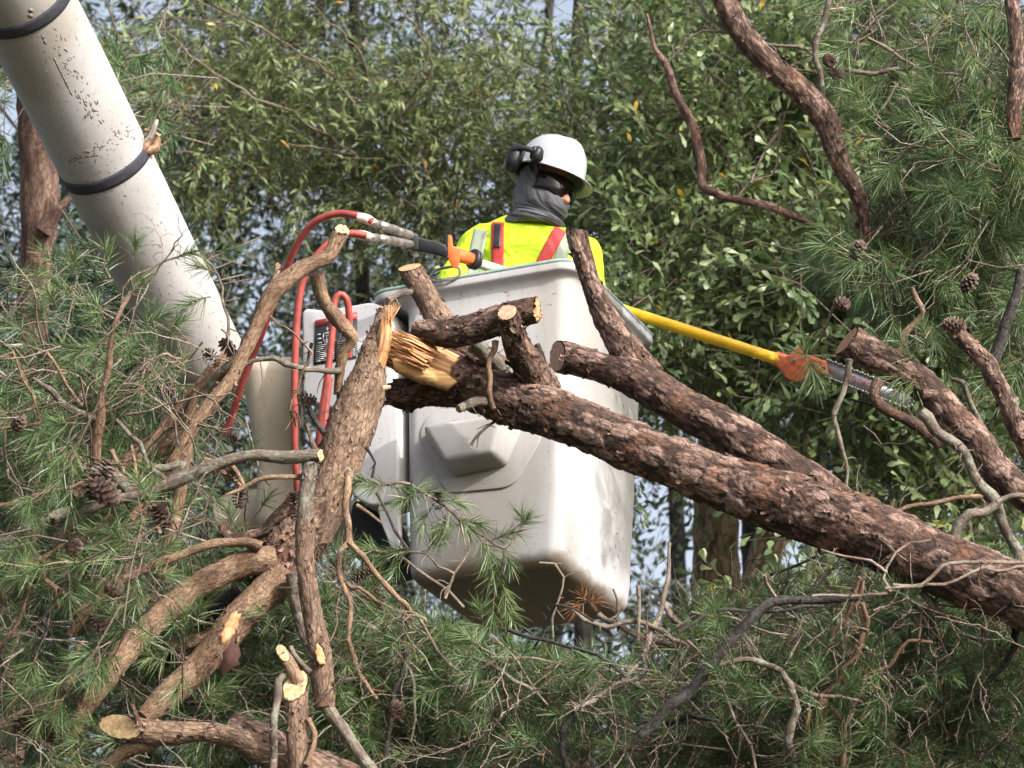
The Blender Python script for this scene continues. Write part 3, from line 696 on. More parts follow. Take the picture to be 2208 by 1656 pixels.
prism('mount_gusset', roundpoly([(815, 1080), (858, 1076), (862, 1195), (852, 1205), (818, 1120)], 8), 0.004, 0.03, M['shell'], lift, 0.005)
# cream knuckle between boom tip and housing
mb = MB()
kn = []
for (x, y, r) in [(585, 770, 62), (590, 800, 66), (592, 860, 62), (595, 930, 52), (600, 1000, 42), (606, 1060, 52), (612, 1110, 60), (616, 1135, 58), (618, 1148, 30)]:
    c = P(x, y, 12.28); k = []
    for j in range(40):
        a = j/40*2*math.pi; ca, sa = math.cos(a), math.sin(a)
        k.append(c+RT*r*S(12.28)*np.sign(ca)*abs(ca)**0.75+FW*r*S(12.28)*0.9*np.sign(sa)*abs(sa)**0.75)
    kn.append(np.array(k))
kn.insert(0, np.repeat(kn[0].mean(0)[None], 40, 0)); kn.append(np.repeat(kn[-1].mean(0)[None], 40, 0))
loft(mb, kn); kb = mb.build('mount_knuckle', M['cream'], lift); fix_normals(kb)
mb = MB(); inf = tube(mb, *px([(470, 1125, 50), (560, 1110, 56), (660, 1120, 56), (760, 1128, 48)], 12.45), seg=40, step=0.03, style='clean')
mb.build('pivot_tube', M['cream'], lift)
# boom
def boomc(x, y, r, d): return P(x, y, d), r*S(d)
bp_ = [boomc(-330, -740, 128, 10.55), boomc(-140, -350, 120, 11.05), boomc(67, 0+35, 107, 11.62), boomc(236, 340+28, 100, 12.02), boomc(428, 735+20, 92, 12.45), boomc(452, 790, 91, 12.50)]
mb = MB(); boom_i = tube(mb, [b[0] for b in bp_], [b[1] for b in bp_], seg=72, step=0.04, style='clean', caps=(1, 1))
boom = mb.build('boom', M['boom'], lift)
bvh = BVHTree.FromPolygons([tuple(v.co) for v in boom.data.vertices], [tuple(p.vertices) for p in boom.data.polygons])
mb = MB(); g = np.random.default_rng(12)
def chip(x, y, sx, sy, rot=1.12):
    k = g.integers(7, 11); pl = []
    for j in range(k):
        a = j/k*2*math.pi; rr = g.uniform(0.45, 1.15); ex, ey = math.cos(a)*sx*rr, math.sin(a)*sy*rr
        pl.append((x+ex*math.cos(rot)-ey*math.sin(rot), y+ex*math.sin(rot)+ey*math.cos(rot)))
    surf_patch(mb, bvh, pl)
for k in range(52):     # flaked strip where old letters came off
    t = g.random(); chip(lerp(118, 216, t)+g.normal(0, 9)+(-12 if k % 3 else 8), lerp(75, 262, t), g.uniform(2, 8), g.uniform(1.3, 3.2), 1.1+g.normal(0, .5))
for t in np.linspace(0, 1, 14): chip(lerp(118, 153, t), lerp(128, 200, t), 5.5, 2.6, 1.12)
for (x, y, a_, b_) in ((66, 22, 9, 7), (66, 34, 6, 8), (70, 46, 3, 8), (93, 80, 8, 3), (97, 90, 7, 3)): chip(x, y, a_, b_)
for k in range(60):     # scuffed ring above the strap
    t = g.random(); chip(lerp(145, 305, t), lerp(345, 262, t**1.3)+g.normal(0, 9), g.uniform(1, 7), g.uniform(.8, 2.6), -0.5+g.normal(0, .7))
for k in range(10): t = g.random(); chip(lerp(150, 215, t), lerp(345, 330, t)+g.normal(0, 2), g.uniform(5, 11), 1.8, -0.25)
for k in range(260):    # small scratches everywhere
    t = g.random(); s_ = g.uniform(-0.9, 0.9); cx, cy = lerp(67, 440, t), lerp(20, 770, t)
    chip(cx+s_*88*.9, cy-s_*88*.43, g.uniform(0.8, 5.5), g.uniform(0.45, 1.1), g.uniform(0, 3.1))
mb.build('paint_chips', M['chip'], boom, smooth=False)
def band(name, i, wd, off, mat, parent):
    """ring round the boom at curve parameter i (metres from start)"""
    L = np.concatenate([[0], np.cumsum(np.linalg.norm(np.diff(boom_i['c'], axis=0), axis=1))]); mb = MB()
    rg = []
    for (dl, o) in ((-wd/2, 0.0005), (-wd/2, off), (-wd/4, off+.0015), (wd/4, off+.0015), (wd/2, off), (wd/2, 0.0005)):
        q = i+dl; c = np.array([np.interp(q, L, boom_i['c'][:, k]) for k in range(3)]); r = np.interp(q, L, boom_i['r']); j = int(np.interp(q, L, np.arange(len(L))))
        a = np.arange(72)/72*2*np.pi; rg.append(c+boom_i['u'][j]*(np.cos(a)*(r+o))[:, None]+boom_i['v'][j]*(np.sin(a)*(r+o))[:, None])
    loft(mb, rg); o_ = mb.build(name, mat, parent); return o_
Lb = np.concatenate([[0], np.cumsum(np.linalg.norm(np.diff(boom_i['c'], axis=0), axis=1))])
def s_at(x, y): # arc length whose centre is nearest a picture point
    q = [np.linalg.norm(np.cross(c-CAM, ray(x, y))) for c in boom_i['c']]; return Lb[int(np.argmin(q))]
s1 = s_at(222, 340)
strap = band('strap', s1, 0.046, 0.004, M['strap'], boom)
band('strap', s_at(52, -8), 0.05, 0.004, M['strap'], boom)
mb = MB()
def tongue(p0, p1, wpx, d, th=0.006, bend=(0, 0)):
    a, b = np.array(p0, float), np.array(p1, float); dr = nrm(b-a); pe = np.array([-dr[1], dr[0]]); v = []
    for t in np.linspace(0, 1, 7):
        c = a+(b-a)*t+np.array(bend)*4*t*(1-t); ww = wpx*(1-0.5*t**2)
        for s_ in (-1, 1): v.append(P(*(c+pe*s_*ww/2), d)); v.append(P(*(c+pe*s_*ww/2), d+th))
    v = np.array(v); f = []
    for k in range(6):
        q = k*4; f += [[q, q+2, q+6, q+4], [q+1, q+5, q+7, q+3], [q, q+4, q+5, q+1], [q+2, q+3, q+7, q+6]]
    f += [[0, 1, 3, 2], [24, 26, 27, 25]]
    mb.add(v, f, bc=v)
dbk = 11.93
tongue((302, 325), (338, 257), 17, dbk, .012, (6, 3)); tongue((300, 326), (306, 292), 14, dbk-.01, .02, (-3, 0)); tongue((322, 300), (346, 290), 7, dbk+.03, .02)
bk_ = mb.build('buckle', M['steel'], strap, smooth=False)
mb = MB()
tube(mb, *px([(299, 320, 10), (316, 324, 12), (332, 318, 10), (341, 298, 7)], dbk+.01, dbk+.04), seg=14, step=.01, style='x')
tube(mb, *px([(312, 280, 4), (338, 290, 6), (340, 322, 6), (320, 335, 4)], dbk+.03, dbk+.03), seg=10, step=.01, style='x')
tube(mb, *px([(298, 330, 7), (312, 318, 9), (326, 300, 8)], dbk-.005, dbk+.01), seg=12, step=.01, style='x')
mb.build('ratchet_spool', M['rust'], bk_)
# bracket at boom tip
prism('tip_bracket', roundpoly([(392, 745), (470, 735), (500, 760), (498, 800), (420, 815), (388, 780)], 8), -0.10, 0.18, M['rust'], lift, 0.006)

# ================================================================== HYDRAULIC HOSES (top-level)
def hose(pts, d0, d1, r, label, sleeve=None):
    a, b = px([(x, y, r*.84) for x, y in pts], d0, d1); mb = MB(); i = tube(mb, a, b, seg=16, step=0.012, style='clean'); o = mb.build('hydraulic_hose', M['hose'])
    tag(o, label, 'hose', 'red hydraulic hoses of the pole saw'); return o
h1 = hose([(804, 478), (770, 466), (735, 460), (700, 468), (668, 488), (640, 528), (622, 568), (606, 600), (590, 650), (560, 730), (520, 830), (498, 905), (485, 935)], 11.55, 12.0, 9.5, 'red hose arching highest from the upper saw coupling and down behind the cut limb')
h2 = hose([(790, 508), (757, 503), (725, 513), (688, 545), (664, 580), (650, 618), (642, 670), (637, 750), (635, 850), (636, 960), (642, 1060)], 11.5, 11.45, 9.5, 'red hose running straight down in front of the white control housing')
h3 = hose([(752, 770), (753, 715), (752, 670), (746, 643), (733, 634), (722, 648), (719, 690), (714, 740), (706, 810), (697, 870), (689, 925), (688, 980)], 11.62, 11.5, 9.0, 'red hose looped over the top edge of the control housing by the placard')
h4 = hose([(712, 815), (704, 870), (700, 920), (693, 975), (690, 1010)], 11.66, 11.6, 8.0, 'short red hose beside the looped hose behind the broken trunk')

# ================================================================== POLE SAW
M['orange'] = plain('saw_orange', (0.72, 0.13, 0.035), 0.4, var=0.25, scale=40)
M['orange_head'] = plain('saw_head_paint', (0.60, 0.15, 0.07), 0.5, var=0.35, scale=50)
M['yellow'] = plain('yellow_fiberglass', (0.85, 0.52, 0.02), 0.35, var=0.15, scale=12)
M['bar'] = plain('guide_bar_steel', (0.36, 0.36, 0.40), 0.5, 0.25, var=0.15, scale=60)
M['chain'] = plain('chain_steel', (0.30, 0.29, 0.28), 0.35, 0.8, var=0.5, scale=200)
M['barprint'] = plain('bar_print', (0.55, 0.10, 0.08), 0.5)
M['clear'] = plain('scuffed_sleeve', (0.50, 0.52, 0.42), 0.35, var=0.5, scale=120)
M['plastic'] = plain('black_plastic', (0.010, 0.011, 0.015), 0.45, var=0.3, spec=0.3)
saw = thing('pole_saw', P(1030, 560, 11.88), 'hydraulic pole chainsaw with yellow pole and orange head lying across the bucket rim', 'pole saw')
def along(x): return lerp(11.74, 12.70, (x-885)/(1690-885))      # depth of the saw's axis
def tubepart(name, pts, mat, parent, d=None, seg=24, step=0.01, style='clean', smooth=True):
    a = np.array([P(x, y, (d if d is not None else along(x))) for x, y, r in pts]); r = np.array([r*S(d if d is not None else along(x)) for x, y, r in pts])
    mb = MB(); tube(mb, a, r, seg=seg, step=step, style=style); return mb.build(name, mat, parent, smooth)
def pline(x): return 545+(x-960)*0.319
pole = tubepart('pole', [(x, pline(x)+1, r) for x, r in ((1080, 11), (1250, 12), (1400, 12.5), (1560, 12.5), (1690, 12.5))], M['yellow'], saw, step=.05)
tubepart('pole_sleeve', [(1034, pline(1034), 11), (1060, pline(1060), 11), (1086, pline(1086), 11)], M['clear'], pole)
hsg = tubepart('trigger_housing', [(972, 546, 8), (976, 547, 15), (990, 551, 16), (1010, 557, 14), (1022, 561, 12)], M['orange'], saw)
tubepart('hand_guard', [(1016, 557, 8), (1018, 558, 22), (1021, 559, 23), (1023, 560, 18), (1026, 561, 22), (1029, 562, 21), (1031, 562.5, 8)], M['black'], saw, step=.002)
def block(name, poly, d, th, mat, parent, bev=0.003):
    p = np.array([P(x, y, d) for x, y in poly]); q = p+FW*th; k = len(p)
    mb = MB(); mb.add(np.vstack([p, q]), [list(range(k)), list(range(2*k-1, k-1, -1))]+[[i, i+k, (i+1) % k+k, (i+1) % k] for i in range(k)], bc=np.vstack([p, q]))
    o = mb.build(name, mat, parent, smooth=False); fix_normals(o)
    if bev: bevel_obj(o, bev, 3)
    return o
block('trigger_guard', [(960, 512), (966, 506), (974, 508), (976, 530), (992, 536), (990, 570), (986, 580), (974, 576), (968, 560), (960, 548)], 11.79, 0.045, M['orange'], hsg)
block('guard_cap', [(955, 512), (960, 505), (967, 505), (966, 530), (967, 552), (956, 540)], 11.785, 0.05, M['plastic'], hsg)
block('handle', [(886, 505), (898, 503), (904, 512), (940, 520), (960, 527), (966, 540), (964, 556), (940, 549), (905, 542), (888, 537)], 11.755, 0.04, M['plastic'], saw, 0.006)
block('handle_block', [(885, 503), (896, 501), (902, 508), (903, 538), (892, 541), (885, 536)], 11.745, 0.055, M['black'], saw, 0.005)
block('bracket', [(888, 536), (900, 534), (903, 552), (893, 556), (884, 548)], 11.765, 0.02, M['steel'], saw, 0.002)
block('trigger', [(877, 543), (886, 541), (893, 560), (893, 574), (884, 566)], 11.77, 0.02, M['black'], saw, 0.003)
def coupling(p0, p1, d0, d1):
    t = lambda k: (lerp(p0[0], p1[0], k), lerp(p0[1], p1[1], k)); prof = [(0, 6), (.03, 9), (.18, 9.5), (.19, 6.5), (.22, 6.5), (.23, 10), (.48, 10), (.49, 8), (.52, 10.5), (.54, 8.5), (.57, 10.5), (.59, 8.5), (.62, 10.5), (.64, 8), (.66, 9.8), (.8, 9.8), (.81, 9), (.83, 9.8), (.97, 9.8), (1, 8)]
    a = np.array([P(*t(k), lerp(d0, d1, k)) for k, r in prof]); r = np.array([r*S(11.7) for k, r in prof])
    mb = MB(); tube(mb, a, r, seg=16, style='clean', raw=True); return mb.build('coupling', M['steel'], saw)
coupling((800, 479), (887, 508), 11.55, 11.75); coupling((797, 511), (887, 527), 11.5, 11.76)
for pp, dd in (([(770, 467, 9), (790, 472, 11), (806, 481, 9.5)], 11.56), ([(760, 504, 9), (785, 508, 11), (802, 513, 9.5)], 11.51)):
    tubepart('hose_sleeve', pp, M['hose_clear'], saw, d=dd)
# orange gear head and guide bar
hd = 12.66
head = block('saw_head', [(1672, 762), (1690, 768), (1703, 766), (1719, 750), (1728, 747), (1733, 764), (1752, 768), (1781, 779), (1787, 806), (1782, 810), (1748, 800), (1745, 808), (1728, 822), (1712, 824), (1694, 812), (1688, 800), (1668, 784)], hd, 0.05, M['orange_head'], saw, 0.006)
for (x, y) in ((1762, 786), (1777, 793), (1713, 778)):
    mb = MB(); c = P(x, y, hd-.002); tube(mb, [c+FW*.004, c, c-FW*.006], [5*S(hd), 5*S(hd), 3.5*S(hd)], seg=8, step=.004, style='clean', raw=True); mb.build('bolt', M['steel'], head)
tubepart('pole_socket', [(1670, 772, 15), (1684, 777, 17), (1705, 785, 16), (1720, 790, 12)], M['orange_head'], head, d=hd+.03)
bx0, by0, bx1, by1 = 1778, 792, 1968, 866
dr = nrm(np.array([bx1-bx0, by1-by0], float)); pe = np.array([-dr[1], dr[0]]); hw = 16
pl = [tuple(np.array([bx0, by0])-pe*hw*.9), tuple(np.array([bx1, by1])-dr*20-pe*hw)]
for k in range(9):
    a = -math.pi/2+math.pi*k/8; pl.append(tuple(np.array([bx1, by1])-dr*16+dr*16*math.cos(a)+pe*hw*math.sin(a)))
pl += [tuple(np.array([bx1, by1])-dr*20+pe*hw), tuple(np.array([bx0, by0])+pe*hw*.9)]
bar = block('guide_bar', pl, hd+.02, 0.006, M['bar'], saw, 0)
mb = MB(); g = np.random.default_rng(3)
outl = [np.array([bx0, by0])+dr*s_-pe*(hw+2) for s_ in np.arange(0, 190, 6.2)]+[np.array([bx1, by1])-dr*16+dr*18*math.cos(a)+pe*18*math.sin(a) for a in np.linspace(-1.3, 1.3, 7)]+[np.array([bx1, by1])-dr*s_+pe*(hw+2) for s_ in np.arange(16, 200, 6.2)]
for k, c in enumerate(outl):
    q = outl[min(k+1, len(outl)-1)]-outl[max(k-1, 0)]; q = nrm(q); n2 = np.array([q[1], -q[0]])
    tall = 3.2 if k % 2 else 1.6
    v = [c-q*2.9-n2*2.4, c+q*2.3-n2*2.4, c+q*2.0+n2*tall*.6, c+q*0.2+n2*tall*(.9 if k % 2 else .4), c-q*2.3+n2*tall]
    a = np.array([P(*p, hd+.014) for p in v]); b = a+FW*0.017
    mb.add(np.vstack([a, b]), [[0, 1, 2, 3, 4], [9, 8, 7, 6, 5]]+[[i, i+5, (i+1) % 5+5, (i+1) % 5] for i in range(5)], bc=a[[0, 1, 2, 3, 4, 0, 1, 2, 3, 4]])
mb.build('saw_chain', M['chain'], bar, smooth=False)
mb = MB()
def bp2(a, b): return P(*(np.array([bx0, by0])+dr*a+pe*b), hd+.0185)
def stroke(a0, b0, a1, b1, wd=1.3):
    q = nrm(np.array([a1-a0, b1-b0])); n2 = np.array([-q[1], q[0]])*wd/2
    v = np.array([bp2(a0-n2[0], b0-n2[1]), bp2(a1-n2[0], b1-n2[1]), bp2(a1+n2[0], b1+n2[1]), bp2(a0+n2[0], b0+n2[1])]); mb.add(np.vstack([v, v+FW*.0008]), [[0, 1, 2, 3], [0, 4, 5, 1], [1, 5, 6, 2], [2, 6, 7, 3], [3, 7, 4, 0]])
for (cx, cy, rr) in ((56, -5.5, 4.5), (56, 5.5, 4.0), (49, 2, 4.5)):
    for k in range(12):
        a0, a1 = k*math.pi/6, (k+1)*math.pi/6; stroke(cx+rr*math.cos(a0), cy+rr*math.sin(a0), cx+rr*math.cos(a1), cy+rr*math.sin(a1), 1.6)
for s_ in ((64, -5, 64, 5), (64, -5, 69, -5), (64, 0, 68, 0), (64, 5, 69, 5), (72, -5, 72, 5), (72, 5, 76, 5), (79, -5, 79, 5), (79, 5, 84, 5), (79, -5, 84, -5), (87, -5, 87, 5), (91, -5, 91, 5), (91, -5, 95, 5), (95, 5, 95, -5), (99, -5, 99, 5), (99, 0, 103, 0), (103, -5, 103, 5)): stroke(*s_)
mb.build('bar_lettering', M['barprint'], bar, smooth=False)
# hanger hook for the saw on the rim
hk = [(925, 600), (940, 583), (980, 574), (989, 573), (991, 592), (984, 600), (950, 606), (930, 604)]
a, b = px([(x, y, 3.2) for x, y in hk], 11.86); mb = MB(); tube(mb, a, b, seg=8, step=.01, style='clean'); mb.build('saw_hanger', M['steel'], bucket)

# ================================================================== WORKER
M['skin'] = plain('skin', (0.42, 0.19, 0.13), 0.5, var=0.08)
def shirtmat():
    m, n, b = newmat('hivis_shirt'); tc = N(n, 'ShaderNodeTexCoord')
    no = N(n, 'ShaderNodeTexNoise'); no.inputs['Scale'].default_value = 9; no.inputs['Detail'].default_value = 3; no.inputs['Distortion'].default_value = 0.6
    n.links.new(tc.outputs['Object'], no.inputs['Vector'])
    b.inputs['Base Color'].default_value = (0.42, 0.62, 0.012, 1); b.inputs['Roughness'].default_value = 0.75
    bp = N(n, 'ShaderNodeBump'); bp.inputs['Strength'].default_value = 0.8; bp.inputs['Distance'].default_value = 0.05
    n.links.new(no.outputs['Fac'], bp.inputs['Height']); n.links.new(bp.outputs[0], b.inputs['Normal'])
    return m
M['shirt'] = shirtmat()
M['pants'] = plain('work_trousers', (0.05, 0.055, 0.07), 0.85, var=0.2)
M['harness'] = plain('red_webbing', (0.40, 0.035, 0.035), 0.7, var=0.15, scale=80, bump=0.3, bscale=400)
M['gaiter'] = plain('grey_gaiter', (0.070, 0.074, 0.086), 0.75, var=0.15, scale=60)
M['helmet'] = plain('white_helmet', (0.33, 0.34, 0.365), 0.32, var=0.03)
M['lens'] = plain('dark_lens', (0.008, 0.006, 0.006), 0.10, var=0.1, spec=0.28)
def stripemat():
    m, n, b = newmat('reflective_tape'); at = N(n, 'ShaderNodeAttribute', attribute_name='bc')
    wv = N(n, 'ShaderNodeTexWave', wave_type='BANDS', bands_direction='DIAGONAL'); wv.inputs['Scale'].default_value = 62
    n.links.new(at.outputs['Vector'], wv.inputs['Vector'])
    r = ramp(n, [(0.40, (0.13, 0.17, 0.12)), (0.6, (0.27, 0.31, 0.26))]); n.links.new(wv.outputs['Fac'], r.inputs[0]); n.links.new(r.outputs[0], b.inputs['Base Color'])
    b.inputs['Roughness'].default_value = 0.5; return m
M['tape'] = stripemat()
SH = P(1140, 498, 12.30)            # between the shoulders
bf = nrm(np.array([0.16, -0.98, 0.0])); bs = np.array([bf[1], -bf[0], 0.0]); bs = -bs if bs[0] > 0 else bs   # bf: chest forward, bs: towards picture left
def W_(s, f_, z): return SH+bs*s+bf*f_+ZU*z
floor_z = KZ-HB+0.03
def caps_(mb, pts, rad, seg=20):
    """tapering limb with round ends"""
    pts = np.asarray(pts, float); a = nrm(pts[1]-pts[0]); b = nrm(pts[-1]-pts[-2]); P_ = []; R_ = []
    for k in range(5): th = k/5*math.pi/2; P_.append(pts[0]-a*rad[0]*math.cos(th)); R_.append(max(rad[0]*math.sin(th), 1e-4))
    c, r = catmull(pts, rad, 0.02); P_ += list(c); R_ += list(r)
    for k in range(1, 6): th = k/5*math.pi/2; P_.append(pts[-1]+b*rad[-1]*math.sin(th)); R_.append(max(rad[-1]*math.cos(th), 1e-4))
    tube(mb, np.array(P_), np.array(R_), seg=seg, style='clean', raw=True)
def ell_loft(mb, secs, seg=40):
    """secs: (centre s,f,z, half width s, half depth f, power)"""
    rg = []
    for (s, f_, z, a, b, pw) in secs:
        th = np.arange(seg)/seg*2*np.pi; ca, sa = np.cos(th), np.sin(th)
        rg.append(SH+bs*(s+a*np.sign(ca)*np.abs(ca)**pw)[:, None]+bf*(f_+b*np.sign(sa)*np.abs(sa)**pw)[:, None]+ZU*z)
    rg = [np.repeat(rg[0].mean(0)[None], seg, 0)]+rg+[np.repeat(rg[-1].mean(0)[None], seg, 0)]
    loft(mb, rg)
HC = P(1176, 402, 12.31)             # centre of the head
hf = nrm(RT*0.76-FW*0.68-UP*0.0)    # looks to the right, a little to the camera and down
hs = nrm(np.cross(hf, nrm(RT*0.26+UP*0.86+FW*0.38))); hu = np.cross(hs, hf)   # hs: his left->right axis, hu: up
if hu@UP < 0: hu = -hu
if hs@FW > 0: hs = -hs               # hs points to the camera side of the head
def H(f_, s, u): return HC+(hf*f_+hs*s+hu*u)*1.07
def ellipsoid(mb, c, ax, rad, n=24, m=14):
    v = []
    for i in range(m+1):
        ph = math.pi*i/m
        for j in range(n):
            th = 2*math.pi*j/n; v.append(c+ax[0]*rad[0]*math.sin(ph)*math.cos(th)+ax[1]*rad[1]*math.sin(ph)*math.sin(th)+ax[2]*rad[2]*math.cos(ph))
    idx = np.arange(len(v)).reshape(m+1, n); nx = np.roll(idx, -1, 1); mb.add(np.array(v), np.stack([idx[:-1], nx[:-1], nx[1:], idx[1:]], 2).reshape(-1, 4))
def remesh(o, vox, smooth=3):
    m = o.modifiers.new('r', 'REMESH'); m.mode = 'VOXEL'; m.voxel_size = vox; m.use_smooth_shade = True
    s_ = o.modifiers.new('s', 'SMOOTH'); s_.factor = 0.5; s_.iterations = smooth
    dg = bpy.context.evaluated_depsgraph_get(); me = bpy.data.meshes.new_from_object(o.evaluated_get(dg)); o.modifiers.clear()
    mats = list(o.data.materials); o.data = me
    if not me.materials:
        for mm in mats: me.materials.append(mm)
    return BVHTree.FromPolygons([tuple(v.co) for v in me.vertices], [tuple(p.vertices) for p in me.polygons])
man = thing('person', np.append(SH[:2], floor_z), 'worker in the bucket in white hard hat, grey face gaiter and neon yellow shirt', 'person')
arms = {}
arms[1] = [W_(0.185, 0.0, -0.055), W_(0.265, 0.02, -0.20), W_(0.285, 0.06, -0.34), W_(0.21, 0.13, -0.38), W_(0.12, 0.17, -0.36)]
arms[-1] = [W_(-0.18, 0.0, -0.065), W_(-0.232, 0.0, -0.20), W_(-0.245, 0.03, -0.34), W_(-0.17, 0.12, -0.40), W_(-0.09, 0.16, -0.40)]
legz = floor_z-SH[2]
mb = MB()       # one continuous body
ell_loft(mb, [(0, 0, -0.62, .15, .10, .9), (0, 0, -0.52, .165, .115, .9), (0, 0, -0.38, .150, .105, .9), (0, 0.01, -0.22, .165, .115, .9), (0, 0.01, -0.10, .175, .115, .85), (0, 0, -0.02, .15, .09, .9), (0, 0, 0.03, .08, .07, 1)])
caps_(mb, [W_(0, -0.01, 0.0), W_(-0.01, 0.0, 0.07), H(-0.02, 0, -0.08)], [.062, .058, .058])
ellipsoid(mb, H(0, 0, 0.02), (hf, hs, hu), (.096, .076, .100)); ellipsoid(mb, H(0.030, 0, -0.055), (hf, hs, hu), (.066, .058, .070))
caps_(mb, [H(0.092, 0, -0.020), H(0.112, 0, -0.045), H(0.120, 0, -0.060)], [.010, .012, .015]); ellipsoid(mb, H(0.108, 0.011, -0.063), (hf, hs, hu), (.012, .010, .009)); ellipsoid(mb, H(0.108, -0.011, -0.063), (hf, hs, hu), (.011, .009, .008))
for s_ in (1, -1):
    ellipsoid(mb, H(-0.005, s_*0.068, 0.0), (hf, hs, hu), (.018, .010, .032))
    caps_(mb, arms[s_], [.050, .045, .040, .034, .028])
    hd_ = arms[s_][-1]; fd = nrm(arms[s_][-1]-arms[s_][-2]); sd_ = nrm(np.cross(fd, ZU)); caps_(mb, [hd_, hd_+fd*0.07], [.026, .034])
    for q, L_ in ((-.028, .070), (-.009, .080), (.010, .076), (.028, .062)):
        b0 = hd_+fd*0.09+sd_*q; caps_(mb, [b0, b0+fd*L_*.5-ZU*.012, b0+fd*L_*.75-ZU*.035], [.010, .009, .008], 10)
    caps_(mb, [hd_+fd*.03+sd_*.03*s_, hd_+fd*.06+sd_*.06*s_-ZU*.01, hd_+fd*.09+sd_*.062*s_-ZU*.02], [.012, .011, .009], 10)
    caps_(mb, [W_(s_*.08, 0, -.56), W_(s_*.10, .05, -.85), W_(s_*.11, 0, legz+.08)], [.085, .062, .045])
    caps_(mb, [W_(s_*.11, -.03, legz+.045), W_(s_*.12, .16, legz+.04)], [.045, .04])
bodyo = mb.build('body', M['skin'], man); remesh(bodyo, 0.0065, 2)
mb = MB()       # trousers
ell_loft(mb, [(0, 0, -0.64, .165, .12, .9), (0, 0, -0.52, .18, .13, .9), (0, 0, -0.44, .172, .125, .9)])
for s_ in (1, -1): caps_(mb, [W_(s_*.085, 0, -.56), W_(s_*.10, .05, -.85), W_(s_*.11, 0, legz+.12)], [.098, .078, .065])
tr = mb.build('trousers', M['pants'], man); remesh(tr, 0.012, 2)
mb = MB()       # shirt
ell_loft(mb, [(0, 0, -0.50, .180, .130, .9), (0, 0, -0.38, .172, .128, .9), (0, 0.01, -0.22, .188, .135, .9), (0, 0.012, -0.12, .198, .135, .85), (0, 0.005, -0.05, .195, .122, .9), (0, -0.005, 0.005, .165, .104, .95), (0, -0.008, 0.035, .120, .085, 1), (0, -0.01, 0.055, .085, .070, 1)])
for s_ in (1, -1):
    a = arms[s_]; caps_(mb, [W_(s_*.160, -0.002, -0.055), W_(s_*.20, 0.002, -.10), a[1], a[2], a[3], (a[3]+a[4])/2], [.068, .076, .064, .056, .048, .042], 28)
shirt = mb.build('shirt', M['shirt'], man); sbvh = remesh(shirt, 0.009, 5)
# folds pressed into the cloth
co = np.array([v.co for v in shirt.data.vertices]); no_ = np.array([v.normal for v in shirt.data.vertices])
q = (co-SH)@np.stack([bs, bf, ZU], 1); fo = 2.2*vnoise(np.stack([q[:, 0]*7+q[:, 2]*9, q[:, 1]*5, q[:, 2]*4-q[:, 0]*5], 1), 4)*0.010+vnoise(np.stack([q[:, 0]*22+q[:, 2]*16, q[:, 1]*12, q[:, 2]*7], 1), 9)*0.0035
co = co+no_*fo[:, None]; shirt.data.vertices.foreach_set('co', co.astype(np.float32).ravel()); shirt.data.update()
sbvh = BVHTree.FromPolygons([tuple(c) for c in co], [tuple(p.vertices) for p in shirt.data.polygons])
def strip_on(name, bv, pts, wpx, mat, parent, lift_=0.003, n=26, slat=5):
    """webbing laid on the cloth along a line through picture points"""
    pp = [np.array(p, float) for p in pts]; L = np.concatenate([[0], np.cumsum([np.linalg.norm(pp[i+1]-pp[i]) for i in range(len(pp)-1)])]); A = np.array(pp)
    rows = []
    for k in range(n+1):
        s_ = L[-1]*k/n; c = np.array([np.interp(s_, L, A[:, 0]), np.interp(s_, L, A[:, 1])]); c2 = np.array([np.interp(min(s_+2, L[-1]), L, A[:, 0]), np.interp(min(s_+2, L[-1]), L, A[:, 1])]); c1 = np.array([np.interp(max(s_-2, 0), L, A[:, 0]), np.interp(max(s_-2, 0), L, A[:, 1])])
        d = nrm(c2-c1); e = np.array([-d[1], d[0]]); row = []
        for j in range(slat+1):
            x, y = c+e*wpx*(j/slat-0.5); p, n_ = hit(bv, x, y)
            if p is None: break
            row.append((p, n_))
        if len(row) == slat+1: rows.append(row)
    n = len(rows)-1
    up_ = np.array([[p-ray(*A[0])*0+(-ray(1143, 500))*lift_ for p, n_ in r] for r in rows]); dn = np.array([[p+ray(1143, 500)*0.004 for p, n_ in r] for r in rows])
    mb = MB(); R_, C_ = up_.shape[:2]; uv = np.stack(np.meshgrid(np.arange(C_)/slat*wpx*S(12.1), np.arange(R_)/n*L[-1]*S(12.1)), 2).reshape(-1, 2)
    idx = np.arange(R_*C_).reshape(R_, C_); T_ = R_*C_
    fs = [list(x) for x in np.stack([idx[:-1, :-1], idx[:-1, 1:], idx[1:, 1:], idx[1:, :-1]], 2).reshape(-1, 4)]
    rim = list(idx[0, :])+list(idx[1:, -1])+list(idx[-1, -2::-1])+list(idx[-2:0:-1, 0])
    fs += [[rim[i], rim[i]+T_, rim[(i+1) % len(rim)]+T_, rim[(i+1) % len(rim)]] for i in range(len(rim))]
    mb.add(np.vstack([up_.reshape(-1, 3), dn.reshape(-1, 3)]), fs, bc=np.vstack([np.c_[uv, 0*uv[:, 0]]]*2))
    o = mb.build(name, mat, parent); fix_normals(o); return o
strip_on('reflective_tape', sbvh, [(1049, 462), (1038, 490), (1029, 530), (1024, 575), (1022, 640)], 30, M['tape'], shirt, 0.002)
strip_on('reflective_tape', sbvh, [(1216, 500), (1215, 530), (1208, 560), (1200, 620)], 30, M['tape'], shirt, 0.002)
st1 = strip_on('harness_strap', sbvh, [(1077, 458), (1073, 490), (1073, 530), (1073, 570), (1075, 640)], 27, M['harness'], man, 0.006)
strip_on('harness_strap', sbvh, [(1212, 488), (1198, 512), (1182, 542), (1168, 572), (1150, 620)], 28, M['harness'], man, 0.006)
